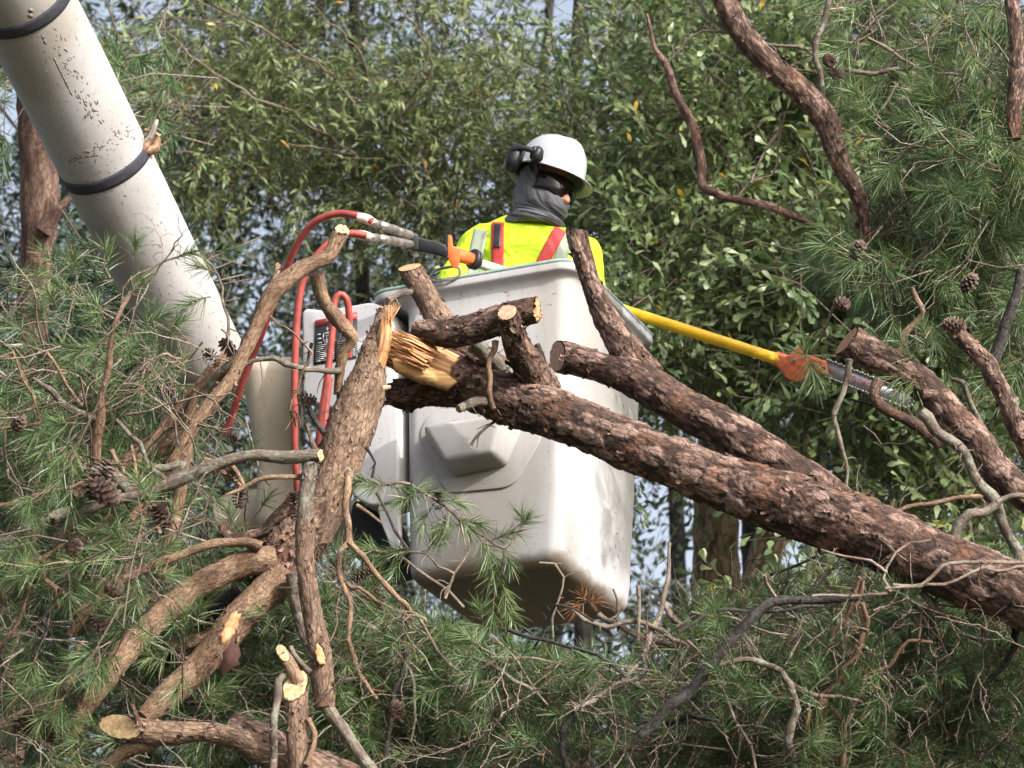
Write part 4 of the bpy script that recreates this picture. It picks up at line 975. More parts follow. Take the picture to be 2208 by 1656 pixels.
strip_on('strap_patch', sbvh, [(1072.5, 483), (1071, 534)], 14, M['black'], st1, 0.009)
# gaiter: rings from the crown of the neck up under the hat, pulled over nose and mouth
mb = MB(); rg = []; NG = 168
secs = [(-0.03, 0, -0.232, .104, .100), (-0.03, 0, -0.215, .118, .114), (-0.028, 0, -0.195, .116, .112), (-0.022, 0, -0.175, .104, .100), (-0.016, 0, -0.155, .088, .080), (-0.006, 0, -0.135, .088, .070), (0.008, 0, -0.115, .098, .072), (0.012, 0, -0.095, .105, .075), (0.012, 0, -0.075, .109, .078), (0.010, 0, -0.055, .111, .081), (0.004, 0, -0.035, .108, .083), (0.0, 0, -0.012, .105, .084), (-0.002, 0, 0.015, .103, .084), (-0.002, 0, 0.045, .101, .083)]
cs, cr = catmull(np.array([[a, c, 0] for a, b, c, d, e in secs]), np.array([d for a, b, c, d, e in secs]), 0.003)
_, cr2 = catmull(np.array([[a, c, 0] for a, b, c, d, e in secs]), np.array([e for a, b, c, d, e in secs]), 0.003)
allr = []
for (a, z, _z), ra, rb in zip(cs, cr, cr2):
    th = np.arange(NG)/NG*2*np.pi; f_ = a+ra*np.cos(th); s_ = rb*np.sin(th)
    # swept folds running from ear to chin plus bunched rolls at the neck
    ph = z*1.0+f_*0.95*np.where(z > -0.12, 1, 0.25)
    side = np.stack([ph*0+z*75+f_*55, np.abs(s_)*6, ph*0], 1)
    fold = np.abs(vnoise(np.stack([(f_*0.85+z*0.62)*62, (z*0.85-f_*0.62)*9, s_*7], 1), 31))*0.0165-0.006
    roll = np.abs(vnoise(np.stack([(z+f_*0.42)*80, f_*8, s_*8], 1), 33))*0.016-0.006
    k = np.clip((-z-0.10)/0.05, 0, 1); dsp = fold*(1-k)+roll*k
    q = np.array([H(ff, ss, z) for ff, ss in zip(f_+dsp*np.cos(th)*0.6, s_+dsp*np.sin(th))])
    if z < -0.095:      # the lower part follows the neck down into the collar
        t = min(1, (-0.095-z)/0.135); e = t*t*(3-2*t); c0 = H(0.010, 0, -0.095); c1 = SH-ZU*0.022+bf*0.034; cc = c0+(c1-c0)*t
        loc = q-H(a, 0, z); w2 = np.outer(loc@hu, hu); loc = loc-w2+ZU*0*1.0
        fl = loc-np.outer(loc@ZU, ZU)*e; q = cc+fl+w2*(1-e)+ZU*(0.012*e*fold*200*0)[:, None]
    allr.append(q)
allr = np.array(allr); R_, C_ = allr.shape[:2]; idx = np.arange(R_*C_).reshape(R_, C_); nx = np.roll(idx, -1, 1)
f4 = np.stack([idx[:-1], nx[:-1], nx[1:], idx[1:]], 2)
keep = np.ones(f4.shape[:2], bool)
for i in range(R_-1):
    z = cs[i][1]
    for j in range(C_):
        th = (j+0.5)/C_*2*math.pi; th = min(th, 2*math.pi-th)
        if z > -0.070+0.050*(th/1.05)**2 and th < 1.18: keep[i, j] = False     # open over nose and eyes
mb.add(allr.reshape(-1, 3), f4[keep])
ga = mb.build('neck_gaiter', M['gaiter'], man); sm = ga.modifiers.new('solid', 'SOLIDIFY'); sm.thickness = 0.003; sm.offset = -1
# glasses
mb = MB(); rg = []
for (z, o_) in ((0.012, .0), (0.006, .004), (-0.010, .007), (-0.026, .006), (-0.045, .003), (-0.050, .0)):
    row = []
    for k in range(31):
        th = lerp(-1.35, 1.35, k/30); dip = -0.012*math.exp(-(((abs(th)-0.45)/0.35)**2)) if z < 0 else 0; nb = 0.016*math.exp(-((th/0.13)**2)) if z < 0 else 0
        row.append(H(0.003+(0.110+o_)*math.cos(th)**0.9 if abs(th) < 1.57 else 0, (0.086+o_*.6)*math.sin(th), z+dip+nb))
    rg.append(np.array(row))
loft(mb, rg, close=False); gl = mb.build('safety_glasses', M['lens'], man); sm = gl.modifiers.new('solid', 'SOLIDIFY'); sm.thickness = 0.003; sm.offset = 1
# hard hat
mb = MB(); NH = 72; th = np.arange(NH)/NH*2*np.pi; rg = []
def hatring(a, b, u, vis, wig=0.0):
    ca, sa = np.cos(th), np.sin(th); fr_ = np.clip(ca, 0, 1)**1.6
    f_ = (a+vis*fr_)*ca; s_ = (b+vis*0.15*fr_)*sa; uu = u-0.020*fr_*(vis > 0)*min(1, vis/0.04)+wig*ca
    return np.array([H(x-0.002, y, z) for x, y, z in zip(f_, s_, uu+0*ca)])
hb = 0.064      # brim height
prof = [(0.0, .002, .172), (.25, .030, .171), (.45, .058, .166), (.65, .086, .153), (.8, .106, .134), (.9, .119, .110), (.96, .127, .085), (1, .132, .055), (1.0, .134, .030)]
for (t, r_, z) in prof:
    rr = hatring(r_, r_*0.84, z+0.014, 0.0)
    # raised centre ridge and side grooves
    lat = np.abs(np.sin(th))*r_*0.84; rid = 0.006*np.clip(1-((lat-0.0)/0.022)**4, 0, 1)*np.clip((r_)/0.03, 0, 1)*np.clip((z-.06)/.05, 0, 1)-0.003*np.exp(-((lat-0.036)/0.004)**2)*np.clip((z-.06)/.05, 0, 1)
    rg.append(rr+hu*rid[:, None])
rg = rg[::-1]
rim_ = [hatring(.136, .114, hb-.022, .004), hatring(.142, .120, hb-.030, .018), hatring(.148, .127, hb-.034, .036), hatring(.151, .130, hb-.038, .045), hatring(.149, .128, hb-.042, .044), hatring(.140, .117, hb-.036, .020), hatring(.130, .109, hb-.028, .004), hatring(.126, .105, hb, 0)]
rin = [hatring(.12, .10, .08, 0), hatring(.09, .075, .135, 0), hatring(.002, .002, .155, 0)]
# densify the dome
dome = rg[::-1]; dd = []
for i in range(len(dome)-1):
    for t in (0, .34, .67): dd.append(dome[i]*(1-t)+dome[i+1]*t)
dd.append(dome[-1])
loft(mb, dome+rim_+rin); hat = mb.build('hard_hat', M['helmet'], man); fix_normals(hat)
ss = hat.modifiers.new('sub', 'SUBSURF'); ss.levels = 1; ss.render_levels = 2
mb = MB()       # accessory slot rims on the near side of the hat
for (f0, f1) in ((-.085, -.030), (.000, .050)):
    for (fa, fb, za, zb) in ((f0, f1, .046, .049), (f0, f0+.003, .020, .047), (f1-.003, f1, .020, .047)):
        v = []
        for ff in np.linspace(fa, fb, 6):
            sb = 0.114*math.sqrt(max(0, 1-(ff/0.134)**2)); v += [H(ff, sb+.0005, za+0.006), H(ff, sb+.0035, za+0.006), H(ff, sb+.0035, zb+0.006), H(ff, sb+.0005, zb+0.006)]
        f = [[k*4+j, k*4+(j+1) % 4, k*4+4+(j+1) % 4, k*4+4+j] for k in range(5) for j in range(4)]+[[0, 1, 2, 3], [20, 21, 22, 23]]
        mb.add(np.array(v), f)
mb.build('slot_rim', M['helmet'], hat, smooth=False)
# ear defenders swung up behind the hat
def cupat(c, ax, r, h, mat, name, parent, sq=0.8, a2=None):
    ax = nrm(ax); a = nrm(np.cross(ax, hu)); b = np.cross(ax, a); rr = []
    for (t, k) in ((-.5, .0), (-.5, .7), (-.42, .88), (-.25, 1), (.05, 1.0), (.3, .93), (.44, .75), (.5, .5), (.5, 0)):
        q = np.arange(32)/32*2*np.pi; rr.append(c+ax*h*t+a*(np.sign(np.cos(q))*np.abs(np.cos(q))**sq*r*k)[:, None]+b*(np.sign(np.sin(q))*np.abs(np.sin(q))**sq*r*k*(a2 or 1.25))[:, None])
    mb = MB(); loft(mb, rr); o = mb.build(name, mat, parent); fix_normals(o); return o
em = cupat(P(1108, 341, 12.21), nrm(-hf*0.75+hs*0.65), 0.044, 0.050, M['plastic'], 'ear_defender', hat)
cupat(P(1120, 338, 12.24), nrm(-hf*0.75+hs*0.65), 0.031, 0.030, M['black'], 'cushion', em)
cupat(P(1118, 348, 12.42), nrm(-hf*0.75-hs*0.65), 0.044, 0.050, M['plastic'], 'ear_defender', hat)
mb = MB()
tube(mb, *px([(1104, 322, 6), (1122, 319, 6.5), (1140, 322, 6.5), (1152, 328, 6)], 12.18, 12.17), seg=8, step=.008, style='clean'); mb.build('muff_arm', M['plastic'], em)
kc = P(1156, 331, 12.175); kax = nrm(hs*0.92+hu*0.05-hf*.25)
cupat(kc, kax, 0.024, 0.030, M['plastic'], 'muff_pivot', em, .75, 1.2); cupat(kc+kax*.016-hu*0.0+hu*.006, kax, 0.015, 0.014, M['black'], 'pivot_button', em, 1, 1)
mb = MB(); v = []
for (x, y) in ((1160, 314), (1173, 325), (1170, 345), (1160, 352), (1146, 350), (1143, 335), (1148, 318)): v.append(P(x, y, 12.185))
v = np.array(v); mb.add(np.vstack([v, v+FW*.03]), [list(range(7)), list(range(13, 6, -1))]+[[i, i+7, (i+1) % 7+7, (i+1) % 7] for i in range(7)]); pb = mb.build('muff_bracket', M['plastic'], em, smooth=False); fix_normals(pb); bevel_obj(pb, .003, 2)

# ================================================================== BRANCHES given by picture outline, each at its own depth
def limb(parent, pts, d0, d1, mat='bark_tan', style='x', name='branch', cut0=None, cut1=None, f0=None, f1=None, flk=0, fs=0.02, label=None, rough=0.0, rs=1.0, amp=1.0):
    """cutN: plane of a sawn end (right, up, toward camera); fN: material of the exposed wood"""
    a, r = px(pts, d0, d1, rs); mb = MB()
    i = tube(mb, a, r, style=style, caps=(0 if f0 else 1, 0 if f1 else 1), cut0=cut0, cut1=cut1, amp=amp)
    if flk: flakes(mb, i, flk, fs, seed=len(pts)*7+flk)
    if style == 'x' and r.max() < .03 and name in ('branch', 'twig'):     # broken side shoots
        gg = np.random.default_rng(int(abs(pts[0][0]*3+pts[0][1]))); n_ = int(len(i['c'])*np.linalg.norm(i['c'][1]-i['c'][0])/.065)
        for q in range(n_):
            k = gg.integers(1, len(i['c'])-1); t_ = i['t'][k]; sdv = nrm(np.cross(t_, gg.normal(size=3))); dv = nrm(sdv+t_*gg.uniform(-.2, .9)); Ls = gg.uniform(.012, .05)*(2.2 if gg.random() < .25 else 1); rr_ = min(i['r'][k]*.5, gg.uniform(.0011, .0026))
            p0 = i['c'][k]; p1 = p0+dv*(i['r'][k]+Ls*.5); p2 = p1+nrm(dv+gg.normal(size=3)*.35)*Ls*.6
            tube(mb, [p0, p1, p2], [rr_, rr_*.85, rr_*.55], seg=5, step=.02, style='n')
    o = mb.build(name, M[mat], parent)
    if label: o['label'] = label
    for e, f_ in ((0, f0), (1, f1)):
        if f_:
            m2 = MB(); cutface(m2, i, e, rough=rough, inset=0.93)
            if rough: shards(m2, (i['c'][0] if e == 0 else i['c'][-1]), (-i['t'][0] if e == 0 else i['t'][-1]), 16, r[0 if e == 0 else -1]*0.9, rough, rough*3, 0.0012, 0.004, 0.25, seed=int(pts[0][0]))
            m2.build('cut_end', M[f_], o)
    return i, o
def twigs(parent, lists, d0, d1, mat='twig', name='twig'):
    out = []
    for t_ in lists:
        mb = MB(); a, r = px(t_, d0, d1); out.append(tube(mb, a, r, seg=6, step=.03)); mb.build(name, M[mat], parent)
    return out

# ---- the snapped pine trunk crossing in front of the bucket
snap = thing('snapped_pine', P(1800, 1120, 10.4), 'thick flaky pine trunk snapped in orange splinters, slanting across the bucket to the right', 'pine tree')
LOG1 = [(935, 792, 48), (965, 804, 51), (1000, 823, 53), (1100, 862, 52), (1200, 895, 52), (1300, 935, 52), (1400, 978, 54), (1517, 1026, 58), (1620, 1062, 64), (1735, 1100, 70), (1850, 1140, 72), (1950, 1183, 71), (2040, 1222, 69), (2186, 1280, 66), (2330, 1345, 66), (2600, 1480, 70), (3000, 1700, 75)]
i1, trunk = limb(snap, LOG1, 11.1, 9.4, 'bark_log', 'plate', 'trunk', flk=240, fs=0.022, amp=1.1)
limb(snap, [(1202, 768, 34), (1225, 772, 35), (1300, 794, 33), (1340, 806, 38), (1392, 828, 43), (1484, 886, 43), (1561, 924, 45), (1640, 975, 48), (1720, 1035, 52), (1800, 1090, 50), (1850, 1125, 40)], 11.15, 10.62, 'bark_log', 'plate', 'branch', cut0=(-1, 0.10, 0.35), f0='cut', flk=90, fs=0.02)
limb(snap, [(1241, 497, 23), (1255, 545, 22), (1270, 598, 22), (1290, 650, 25), (1318, 705, 30), (1355, 760, 36), (1400, 815, 38)], 11.25, 11.05, 'bark_log', 'plate', 'branch', cut0=(0.1, 1, -0.15), f0='cut', flk=60, fs=0.018)
limb(snap, [(895, 704, 17), (915, 712, 24), (980, 718, 33), (1071, 692, 33), (1120, 676, 30), (1158, 668, 29)], 10.95, 10.8, 'bark_log', 'plate', 'branch', cut1=(1, 0.05, 0.30), f1='cut_orange', rough=0.008, flk=70, fs=0.02, amp=0.8)
limb(snap, [(1094, 674, 24), (1100, 700, 26), (1115, 745, 30), (1140, 791, 36), (1172, 845, 42)], 10.75, 11.0, 'bark_log', 'plate', 'branch', cut0=(-0.25, 0.65, 0.75), f0='cut', flk=120, fs=0.026)
limb(snap, [(884, 577, 26), (905, 615, 25), (930, 660, 27), (950, 695, 30), (985, 735, 34), (1040, 775, 32), (1085, 800, 28)], 11.25, 11.05, 'bark_scaly', 'scaly', 'branch', cut0=(-0.25, 1, 0.25), f0='cut_orange', flk=50, fs=0.02)
limb(snap, [(893, 628, 8), (868, 634, 7), (850, 640, 7), (838, 648, 8)], 11.2, 11.15, 'bark_grey', 'x', 'branch', f1='cut_orange', rough=.003)
limb(snap, [(1020, 740, 17), (1050, 765, 18), (1085, 800, 16)], 10.98, 11.0, 'bark_grey', 'x', 'branch')
limb(snap, [(1068, 735, 8), (1067, 755, 8), (1050, 790, 7), (1053, 842, 7), (1064, 882, 6)], 10.82, 10.8, 'bark_tan', 'x', 'branch', f1='cut_orange')
limb(snap, [(1060, 868, 14), (1034, 865, 12), (1008, 873, 11), (988, 882, 9)], 10.95, 10.85, 'bark_grey', 'x', 'branch', f1='cut_dull')
limb(snap, [(1072, 905, 4), (1045, 932, 4), (1017, 963, 3.5)], 10.95, 10.7, 'bark_dark', 'x', 'branch', f1='cut')
limb(snap, [(1190, 870, 14), (1172, 800, 14), (1165, 765, 9), (1158, 742, 6)], 10.98, 10.95, 'bark_dark', 'x', 'branch')
# bark torn up round the branch collar
mb = MB(); flakes(mb, i1, 0, .02)
g = np.random.default_rng(44)
ii = dict(c=i1['c'][18:75], r=i1['r'][18:75], t=i1['t'][18:75], pos=i1['pos'][18:75]); flakes(mb, ii, 110, 0.032, 9, 0.5)
L1 = np.concatenate([[0], np.cumsum(np.linalg.norm(np.diff(i1['c'], axis=0), axis=1))]); k0 = int(len(i1['c'])*0.0)
def near_idx(i, x, y):
    return int(np.argmin([np.linalg.norm(np.cross(c-CAM, ray(x, y))) for c in i['c']]))
ja, jb = near_idx(i1, 1680, 1085), near_idx(i1, 1870, 1145)
ii = dict(c=i1['c'][ja:jb], r=i1['r'][ja:jb], t=i1['t'][ja:jb], pos=i1['pos'][ja:jb]); flakes(mb, ii, 70, 0.036, 10, 0.4)
mb.build('loose_bark', M['bark_log'], trunk, smooth=False)
# splintered heart wood
mb = MB()
a, r = px([(822, 745, 24), (840, 750, 36), (880, 768, 40), (930, 788, 43), (985, 812, 42)], 11.0, 11.05); tube(mb, a, r, seg=64, step=.005, style='ridge')
ax = nrm(P(820, 735, 11.0)-P(960, 800, 11.06))
shards(mb, P(845, 752, 10.98), ax, 150, 0.055, 0.03, 0.13, 0.0015, 0.006, 0.10, 5)
shards(mb, P(900, 765, 10.93), ax, 150, 0.052, 0.05, 0.20, 0.0015, 0.006, 0.05, 6)
shards(mb, P(850, 730, 10.98), nrm(ax+UP*0.9), 22, 0.02, 0.03, 0.085, 0.0008, 0.0025, 0.35, 7)
mb.build('splintered_wood', M['wood'], trunk, smooth=False)
mb = MB(); g = np.random.default_rng(61)      # ragged bark edge peeling back over the break
for k in range(70):
    j = int(g.integers(0, i1['seg'])); q = i1['pos'][2, j]; no = nrm(q-i1['c'][2]); shards(mb, q+no*.001, nrm(ax+no*g.uniform(-.05, .25)), 1, 0.004, 0.02, 0.075, 0.003, 0.010, 0.1, 300+k)
mb.build('torn_bark', M['bark_log'], trunk, smooth=False)
mb = MB()   # pale flat slab split out of the log
sl_ = [(846, 774), (860, 768), (900, 782), (960, 803), (985, 822), (965, 836), (930, 824), (880, 806), (850, 794)]
p = np.array([P(x, y, 10.905+0.0002*(x-846)) for x, y in sl_]); q = p+FW*.05-UP*.012; k = len(p)
mb.add(np.vstack([p, q]), [list(range(k)), list(range(2*k-1, k-1, -1))]+[[i, i+k, (i+1) % k+k, (i+1) % k] for i in range(k)], bc=np.vstack([[(y-770)*S(11), 0, (x-846)*S(11)] for x, y in sl_]*2))
sb_ = mb.build('split_slab', M['wood_pale'], trunk, smooth=False); fix_normals(sb_)
limb(snap, [(835, 850, 22), (870, 850, 34), (920, 838, 38), (985, 840, 40)], 11.08, 11.08, 'bark_log', 'plate', 'torn_strip', flk=60, fs=.03)

# ---- the broken top hanging to the left, with its limbs, needles and cones
top = thing('broken_pine_top', P(690, 1100, 10.7), 'broken leaning pine top with rough brown stem and tan limbs, left of the bucket', 'pine tree')
T2 = [(829, 662, 15), (820, 700, 18), (806, 745, 26), (797, 790, 34), (788, 825, 44), (774, 870, 50), (756, 920, 52), (738, 975, 51), (725, 1035, 46), (705, 1090, 44), (668, 1145, 54), (625, 1195, 60), (598, 1236, 48), (575, 1262, 30), (560, 1275, 14)]
i2, stem = limb(top, T2, 11.0, 10.6, 'bark_scaly', 'scaly', 'trunk', cut0=(-0.3, 1, 0.1), f0='cut_dull', rough=.004, flk=260, fs=0.02)
ii = dict(c=i2['c'][-45:], r=i2['r'][-45:], t=i2['t'][-45:], pos=i2['pos'][-45:]); mb = MB(); flakes(mb, ii, 200, 0.022, 12, 0.5); mb.build('loose_bark', M['bark_log'], stem, smooth=False)
mb = MB(); a, r = px([(838, 668, 5), (833, 700, 11), (826, 750, 14), (816, 790, 18), (806, 822, 16), (800, 832, 8)], 10.93, 10.92); tube(mb, a, r, seg=24, step=.006, style='ridge')
shards(mb, P(838, 690, 10.92), nrm(P(842, 640, 10.9)-P(836, 700, 10.92)), 26, 0.014, 0.03, 0.10, 0.001, 0.004, 0.14, 8)
shards(mb, P(842, 690, 10.92), nrm(P(872, 640, 10.9)-P(842, 700, 10.92)), 6, 0.006, 0.06, 0.11, 0.001, 0.003, 0.08, 18)
a, r = px([(788, 818, 5), (800, 828, 7), (818, 836, 7), (842, 834, 4)], 10.87, 10.88); tube(mb, a, r, seg=14, step=.004, style='ridge')
mb.build('splintered_wood', M['wood'], stem, smooth=False)
LI = [
 ([(585, 1212, 38), (532, 1214, 29), (465, 1242, 27), (403, 1281, 27), (336, 1340, 27), (269, 1408, 27), (222, 1472, 22), (171, 1552, 17), (152, 1627, 3)], 10.6, 10.2, 'bark_tan', 'scaly'),
 ([(610, 1235, 42), (584, 1268, 38), (517, 1330, 36), (465, 1397, 33), (414, 1453, 30), (352, 1510, 27), (310, 1548, 20)], 10.6, 10.35, 'bark_tan', 'scaly'),
 ([(460, 1360, 16), (445, 1374, 15), (383, 1395, 15), (320, 1402, 14), (262, 1412, 9)], 10.7, 10.7, 'bark_tan', 'x'),
 ([(560, 1180, 14), (532, 1170, 10), (465, 1172, 10), (393, 1196, 10), (320, 1221, 11), (262, 1250, 9), (215, 1285, 7), (150, 1330, 5)], 10.55, 10.4, 'bark_tan', 'x'),
 ([(227, 1250, 13), (205, 1290, 12), (186, 1322, 12), (150, 1370, 9)], 10.6, 10.6, 'bark_tan', 'x'),
 ([(345, 1150, 6), (320, 1095, 8), (309, 1110, 9), (290, 1180, 9), (262, 1250, 7)], 10.7, 10.7, 'bark_tan', 'x'),
 ([(424, 840, 9), (405, 925, 12), (398, 1000, 13), (385, 1090, 14), (365, 1180, 13), (340, 1260, 10), (325, 1320, 8)], 10.9, 10.8, 'bark_tan', 'x'),
 ([(461, 800, 14), (410, 856, 14), (368, 910, 14), (330, 960, 12), (290, 1000, 9)], 10.95, 10.9, 'bark_scaly', 'scaly'),
 ([(410, 915, 27), (384, 938, 27), (320, 970, 27), (272, 1000, 23), (225, 1030, 17), (160, 1070, 12)], 11.05, 10.95, 'bark_scaly', 'plate'),
 ([(-60, 1222, 26), (0, 1188, 26), (52, 1157, 24), (93, 1128, 18), (150, 1100, 10)], 10.7, 10.75, 'bark_grey', 'scaly'),
 ([(0, 1090, 6), (60, 1080, 6), (130, 1055, 6), (190, 1030, 6), (240, 1010, 4)], 10.6, 10.6, 'bark_tan', 'x'),
 ([(296, 610, 3), (288, 622, 4), (262, 664, 5), (243, 712, 6), (230, 792, 7), (218, 850, 7), (221, 894, 11), (211, 952, 12), (208, 1003, 11), (216, 1020, 9)], 10.45, 10.45, 'bark_tan', 'x'),
 ([(70, 815, 4), (118, 848, 8), (160, 875, 9), (192, 900, 8), (224, 907, 10)], 10.45, 10.45, 'bark_grey', 'x'),
 ([(175, 1385, 6), (168, 1402, 8), (148, 1446, 10), (124, 1513, 11), (114, 1570, 11), (112, 1637, 9), (116, 1720, 9)], 10.3, 10.3, 'bark_tan', 'x'),
 ([(-60, 1590, 13), (0, 1562, 13), (50, 1536, 13), (94, 1508, 12), (144, 1473, 10), (185, 1442, 9), (215, 1420, 7)], 10.4, 10.5, 'bark_tan', 'x'),
 ([(0, 770, 3), (30, 760, 3), (50, 810, 3), (70, 850, 3.4), (85, 905, 3)], 10.4, 10.4, 'bark_tan', 'x'),
 ([(0, 735, 3), (22, 755, 3), (40, 800, 3.5), (66, 850, 4), (75, 890, 4), (85, 905, 4), (60, 920, 5), (0, 926, 5)], 10.5, 10.4, 'bark_tan', 'x'),
 ([(60, 745, 3), (100, 760, 4), (125, 790, 5), (150, 830, 5), (175, 875, 5)], 10.5, 10.5, 'bark_tan', 'x'),
 ([(10, 925, 4), (12, 980, 4), (20, 1030, 4), (45, 1050, 4), (75, 1060, 3)], 10.5, 10.5, 'bark_grey', 'x'),
 ([(96, 1195, 5), (100, 1250, 5), (118, 1275, 5), (127, 1310, 4)], 10.3, 10.3, 'bark_tan', 'x'),
 ([(100, 1250, 4), (128, 1270, 4), (150, 1292, 3)], 10.3, 10.3, 'bark_tan', 'x'),
 ([(0, 1392, 4), (30, 1350, 5), (55, 1295, 4), (70, 1260, 3)], 10.35, 10.35, 'bark_tan', 'x'),
 ([(98, 1205, 6), (60, 1225, 7), (30, 1245, 7), (0, 1265, 7)], 10.5, 10.5, 'bark_tan', 'x'),
 ([(240, 1110, 5), (180, 1155, 5), (120, 1185, 6), (60, 1215, 6), (20, 1235, 5)], 10.45, 10.45, 'bark_tan', 'x'),
 ([(460, 1005, 7), (530, 1048, 5), (495, 1000, 6), (440, 990, 5)], 10.6, 10.6, 'bark_tan', 'x'),
 ([(250, 905, 5), (290, 950, 6), (330, 1010, 6), (362, 1040, 6), (395, 1010, 8), (370, 1015, 10), (315, 1003, 9)], 10.45, 10.5, 'bark_grey', 'x'),
 ([(283, 960, 4), (290, 1000, 5), (295, 1055, 5)], 10.45, 10.4, 'bark_tan', 'x'),
 ([(240, 970, 6), (255, 1010, 7), (268, 1060, 7)], 10.4, 10.4, 'bark_tan', 'x'),
 ([(200, 1018, 12), (235, 1015, 12), (262, 1040, 14), (285, 1062, 15)], 10.35, 10.3, 'bark_grey', 'x'),
 ([(640, 1240, 24), (640, 1300, 17), (655, 1355, 16), (668, 1390, 14)], 10.5, 10.45, 'bark_grey', 'scaly'),
 ([(520, 1290, 30), (450, 1330, 22), (400, 1370, 16), (350, 1430, 14)], 10.75, 10.8, 'bark_dark', 'plate'),
 ([(480, 1130, 12), (500, 1160, 14), (560, 1150, 12), (600, 1120, 20), (640, 1090, 28)], 10.75, 10.7, 'bark_log', 'plate'),
 ([(752, 1020, 10), (749, 1073, 10), (746, 1122, 9), (749, 1171, 9), (735, 1190, 7), (733, 1230, 7), (747, 1283, 6), (753, 1338, 6), (753, 1415, 6), (780, 1464, 6), (813, 1508, 4)], 10.6, 10.3, 'bark_tan', 'x'),
 ([(752, 1168, 8), (790, 1211, 7), (830, 1252, 7), (871, 1293, 6), (892, 1330, 5)], 10.45, 10.4, 'bark_tan', 'x'),
 ([(750, 1260, 5), (761, 1269, 5), (819, 1294, 5), (860, 1318, 5), (890, 1333, 4)], 10.45, 10.4, 'bark_tan', 'x'),
 ([(770, 1090, 5), (800, 1110, 4), (822, 1128, 3)], 10.5, 10.45, 'bark_tan', 'x'),
 ([(812, 1062, 3), (830, 1100, 4), (855, 1140, 4), (880, 1185, 4)], 10.6, 10.55, 'bark_dark', 'x'),
 ([(790, 965, 4), (806, 1000, 3), (802, 1030, 3)], 10.7, 10.65, 'bark_dark', 'x'),
 ([(672, 740, 4), (660, 780, 4), (640, 850, 5), (652, 900, 5), (655, 960, 4)], 10.9, 10.8, 'bark_dark', 'x'),
 ([(655, 845, 6), (675, 900, 7), (700, 935, 7)], 10.75, 10.7, 'bark_dark', 'x'),
 ([(660, 915, 5), (678, 960, 7), (690, 1000, 8)], 10.8, 10.75, 'bark_grey', 'x'),
]
for (pt, d0, d1, m_, st) in LI: limb(top, pt, d0, d1, m_, st, flk=40 if pt[0][2] > 25 else 0)
limb(top, [(659, 1122, 19), (658, 1140, 20), (659, 1214, 21), (667, 1291, 23), (682, 1370, 24), (692, 1440, 24), (700, 1526, 22)], 10.18, 10.05, 'bark_scaly', 'scaly', flk=70, fs=.02)
limb(top, [(672, 989, 17), (668, 1010, 18), (660, 1069, 18), (658, 1131, 20)], 10.22, 10.18, 'bark_grey', 'scaly', cut0=(0, 1, .3), f0='cut_orange', flk=20, fs=.015)
limb(top, [(697, 1515, 15), (720, 1548, 15), (745, 1577, 15), (776, 1627, 14), (807, 1666, 14), (850, 1720, 13)], 10.05, 10.0, 'bark_grey', 'scaly')
limb(top, [(690, 981, 14), (660, 983, 15), (610, 985, 15), (543, 980, 14), (465, 1003, 14), (403, 1028, 14), (310, 1067, 14), (238, 1081, 12), (171, 1112, 10), (134, 1152, 9), (116, 1180, 6)], 10.2, 10.3, 'bark_grey', 'scaly', cut0=(1, 0.1, .5), f0='cut_fresh', rough=.004)
limb(top, [(650, 1030, 7), (600, 1026, 6), (569, 1030, 7), (527, 1048, 6), (478, 1072, 1.5)], 10.22, 10.2, 'bark_tan')
limb(top, [(738, 496, 17), (725, 520, 18), (708, 552, 17), (660, 576, 18), (622, 600, 18), (585, 636, 19), (567, 680, 17), (545, 735, 16), (520, 785, 15), (499, 824, 15), (432, 904, 15), (384, 984, 14), (350, 1035, 13), (320, 1074, 13), (282, 1119, 10)], 10.75, 10.5, 'bark_tan', 'scaly', cut0=(0.4, 1, .5), f0='cut_fresh', rough=.006, flk=40, fs=.015)
limb(top, [(682, 590, 15), (690, 625, 14), (704, 655, 14), (728, 685, 15), (750, 712, 15), (764, 732, 14), (742, 762, 13), (733, 800, 12), (728, 850, 10)], 10.78, 10.9, 'bark_tan', 'x')
limb(top, [(598, 572, 7), (597, 590, 8), (590, 615, 8)], 10.85, 10.8, 'bark_tan', 'x', f0='cut_orange', rough=.003)
limb(top, [(735, 800, 9), (690, 800, 7), (640, 785, 7), (600, 776, 7), (560, 772, 6), (520, 790, 6)], 10.85, 10.8, 'bark_grey', 'x')
limb(top, [(560, 650, 8), (548, 690, 8), (530, 730, 9), (505, 775, 9), (470, 810, 9), (430, 850, 8)], 10.8, 10.9, 'bark_grey', 'x')
limb(top, [(562, 655, 4), (600, 690, 3), (640, 720, 3), (668, 755, 3.5), (672, 760, 3), (650, 800, 3), (630, 860, 3.4), (640, 920, 3)], 10.7, 10.75, 'bark_tan', 'x')
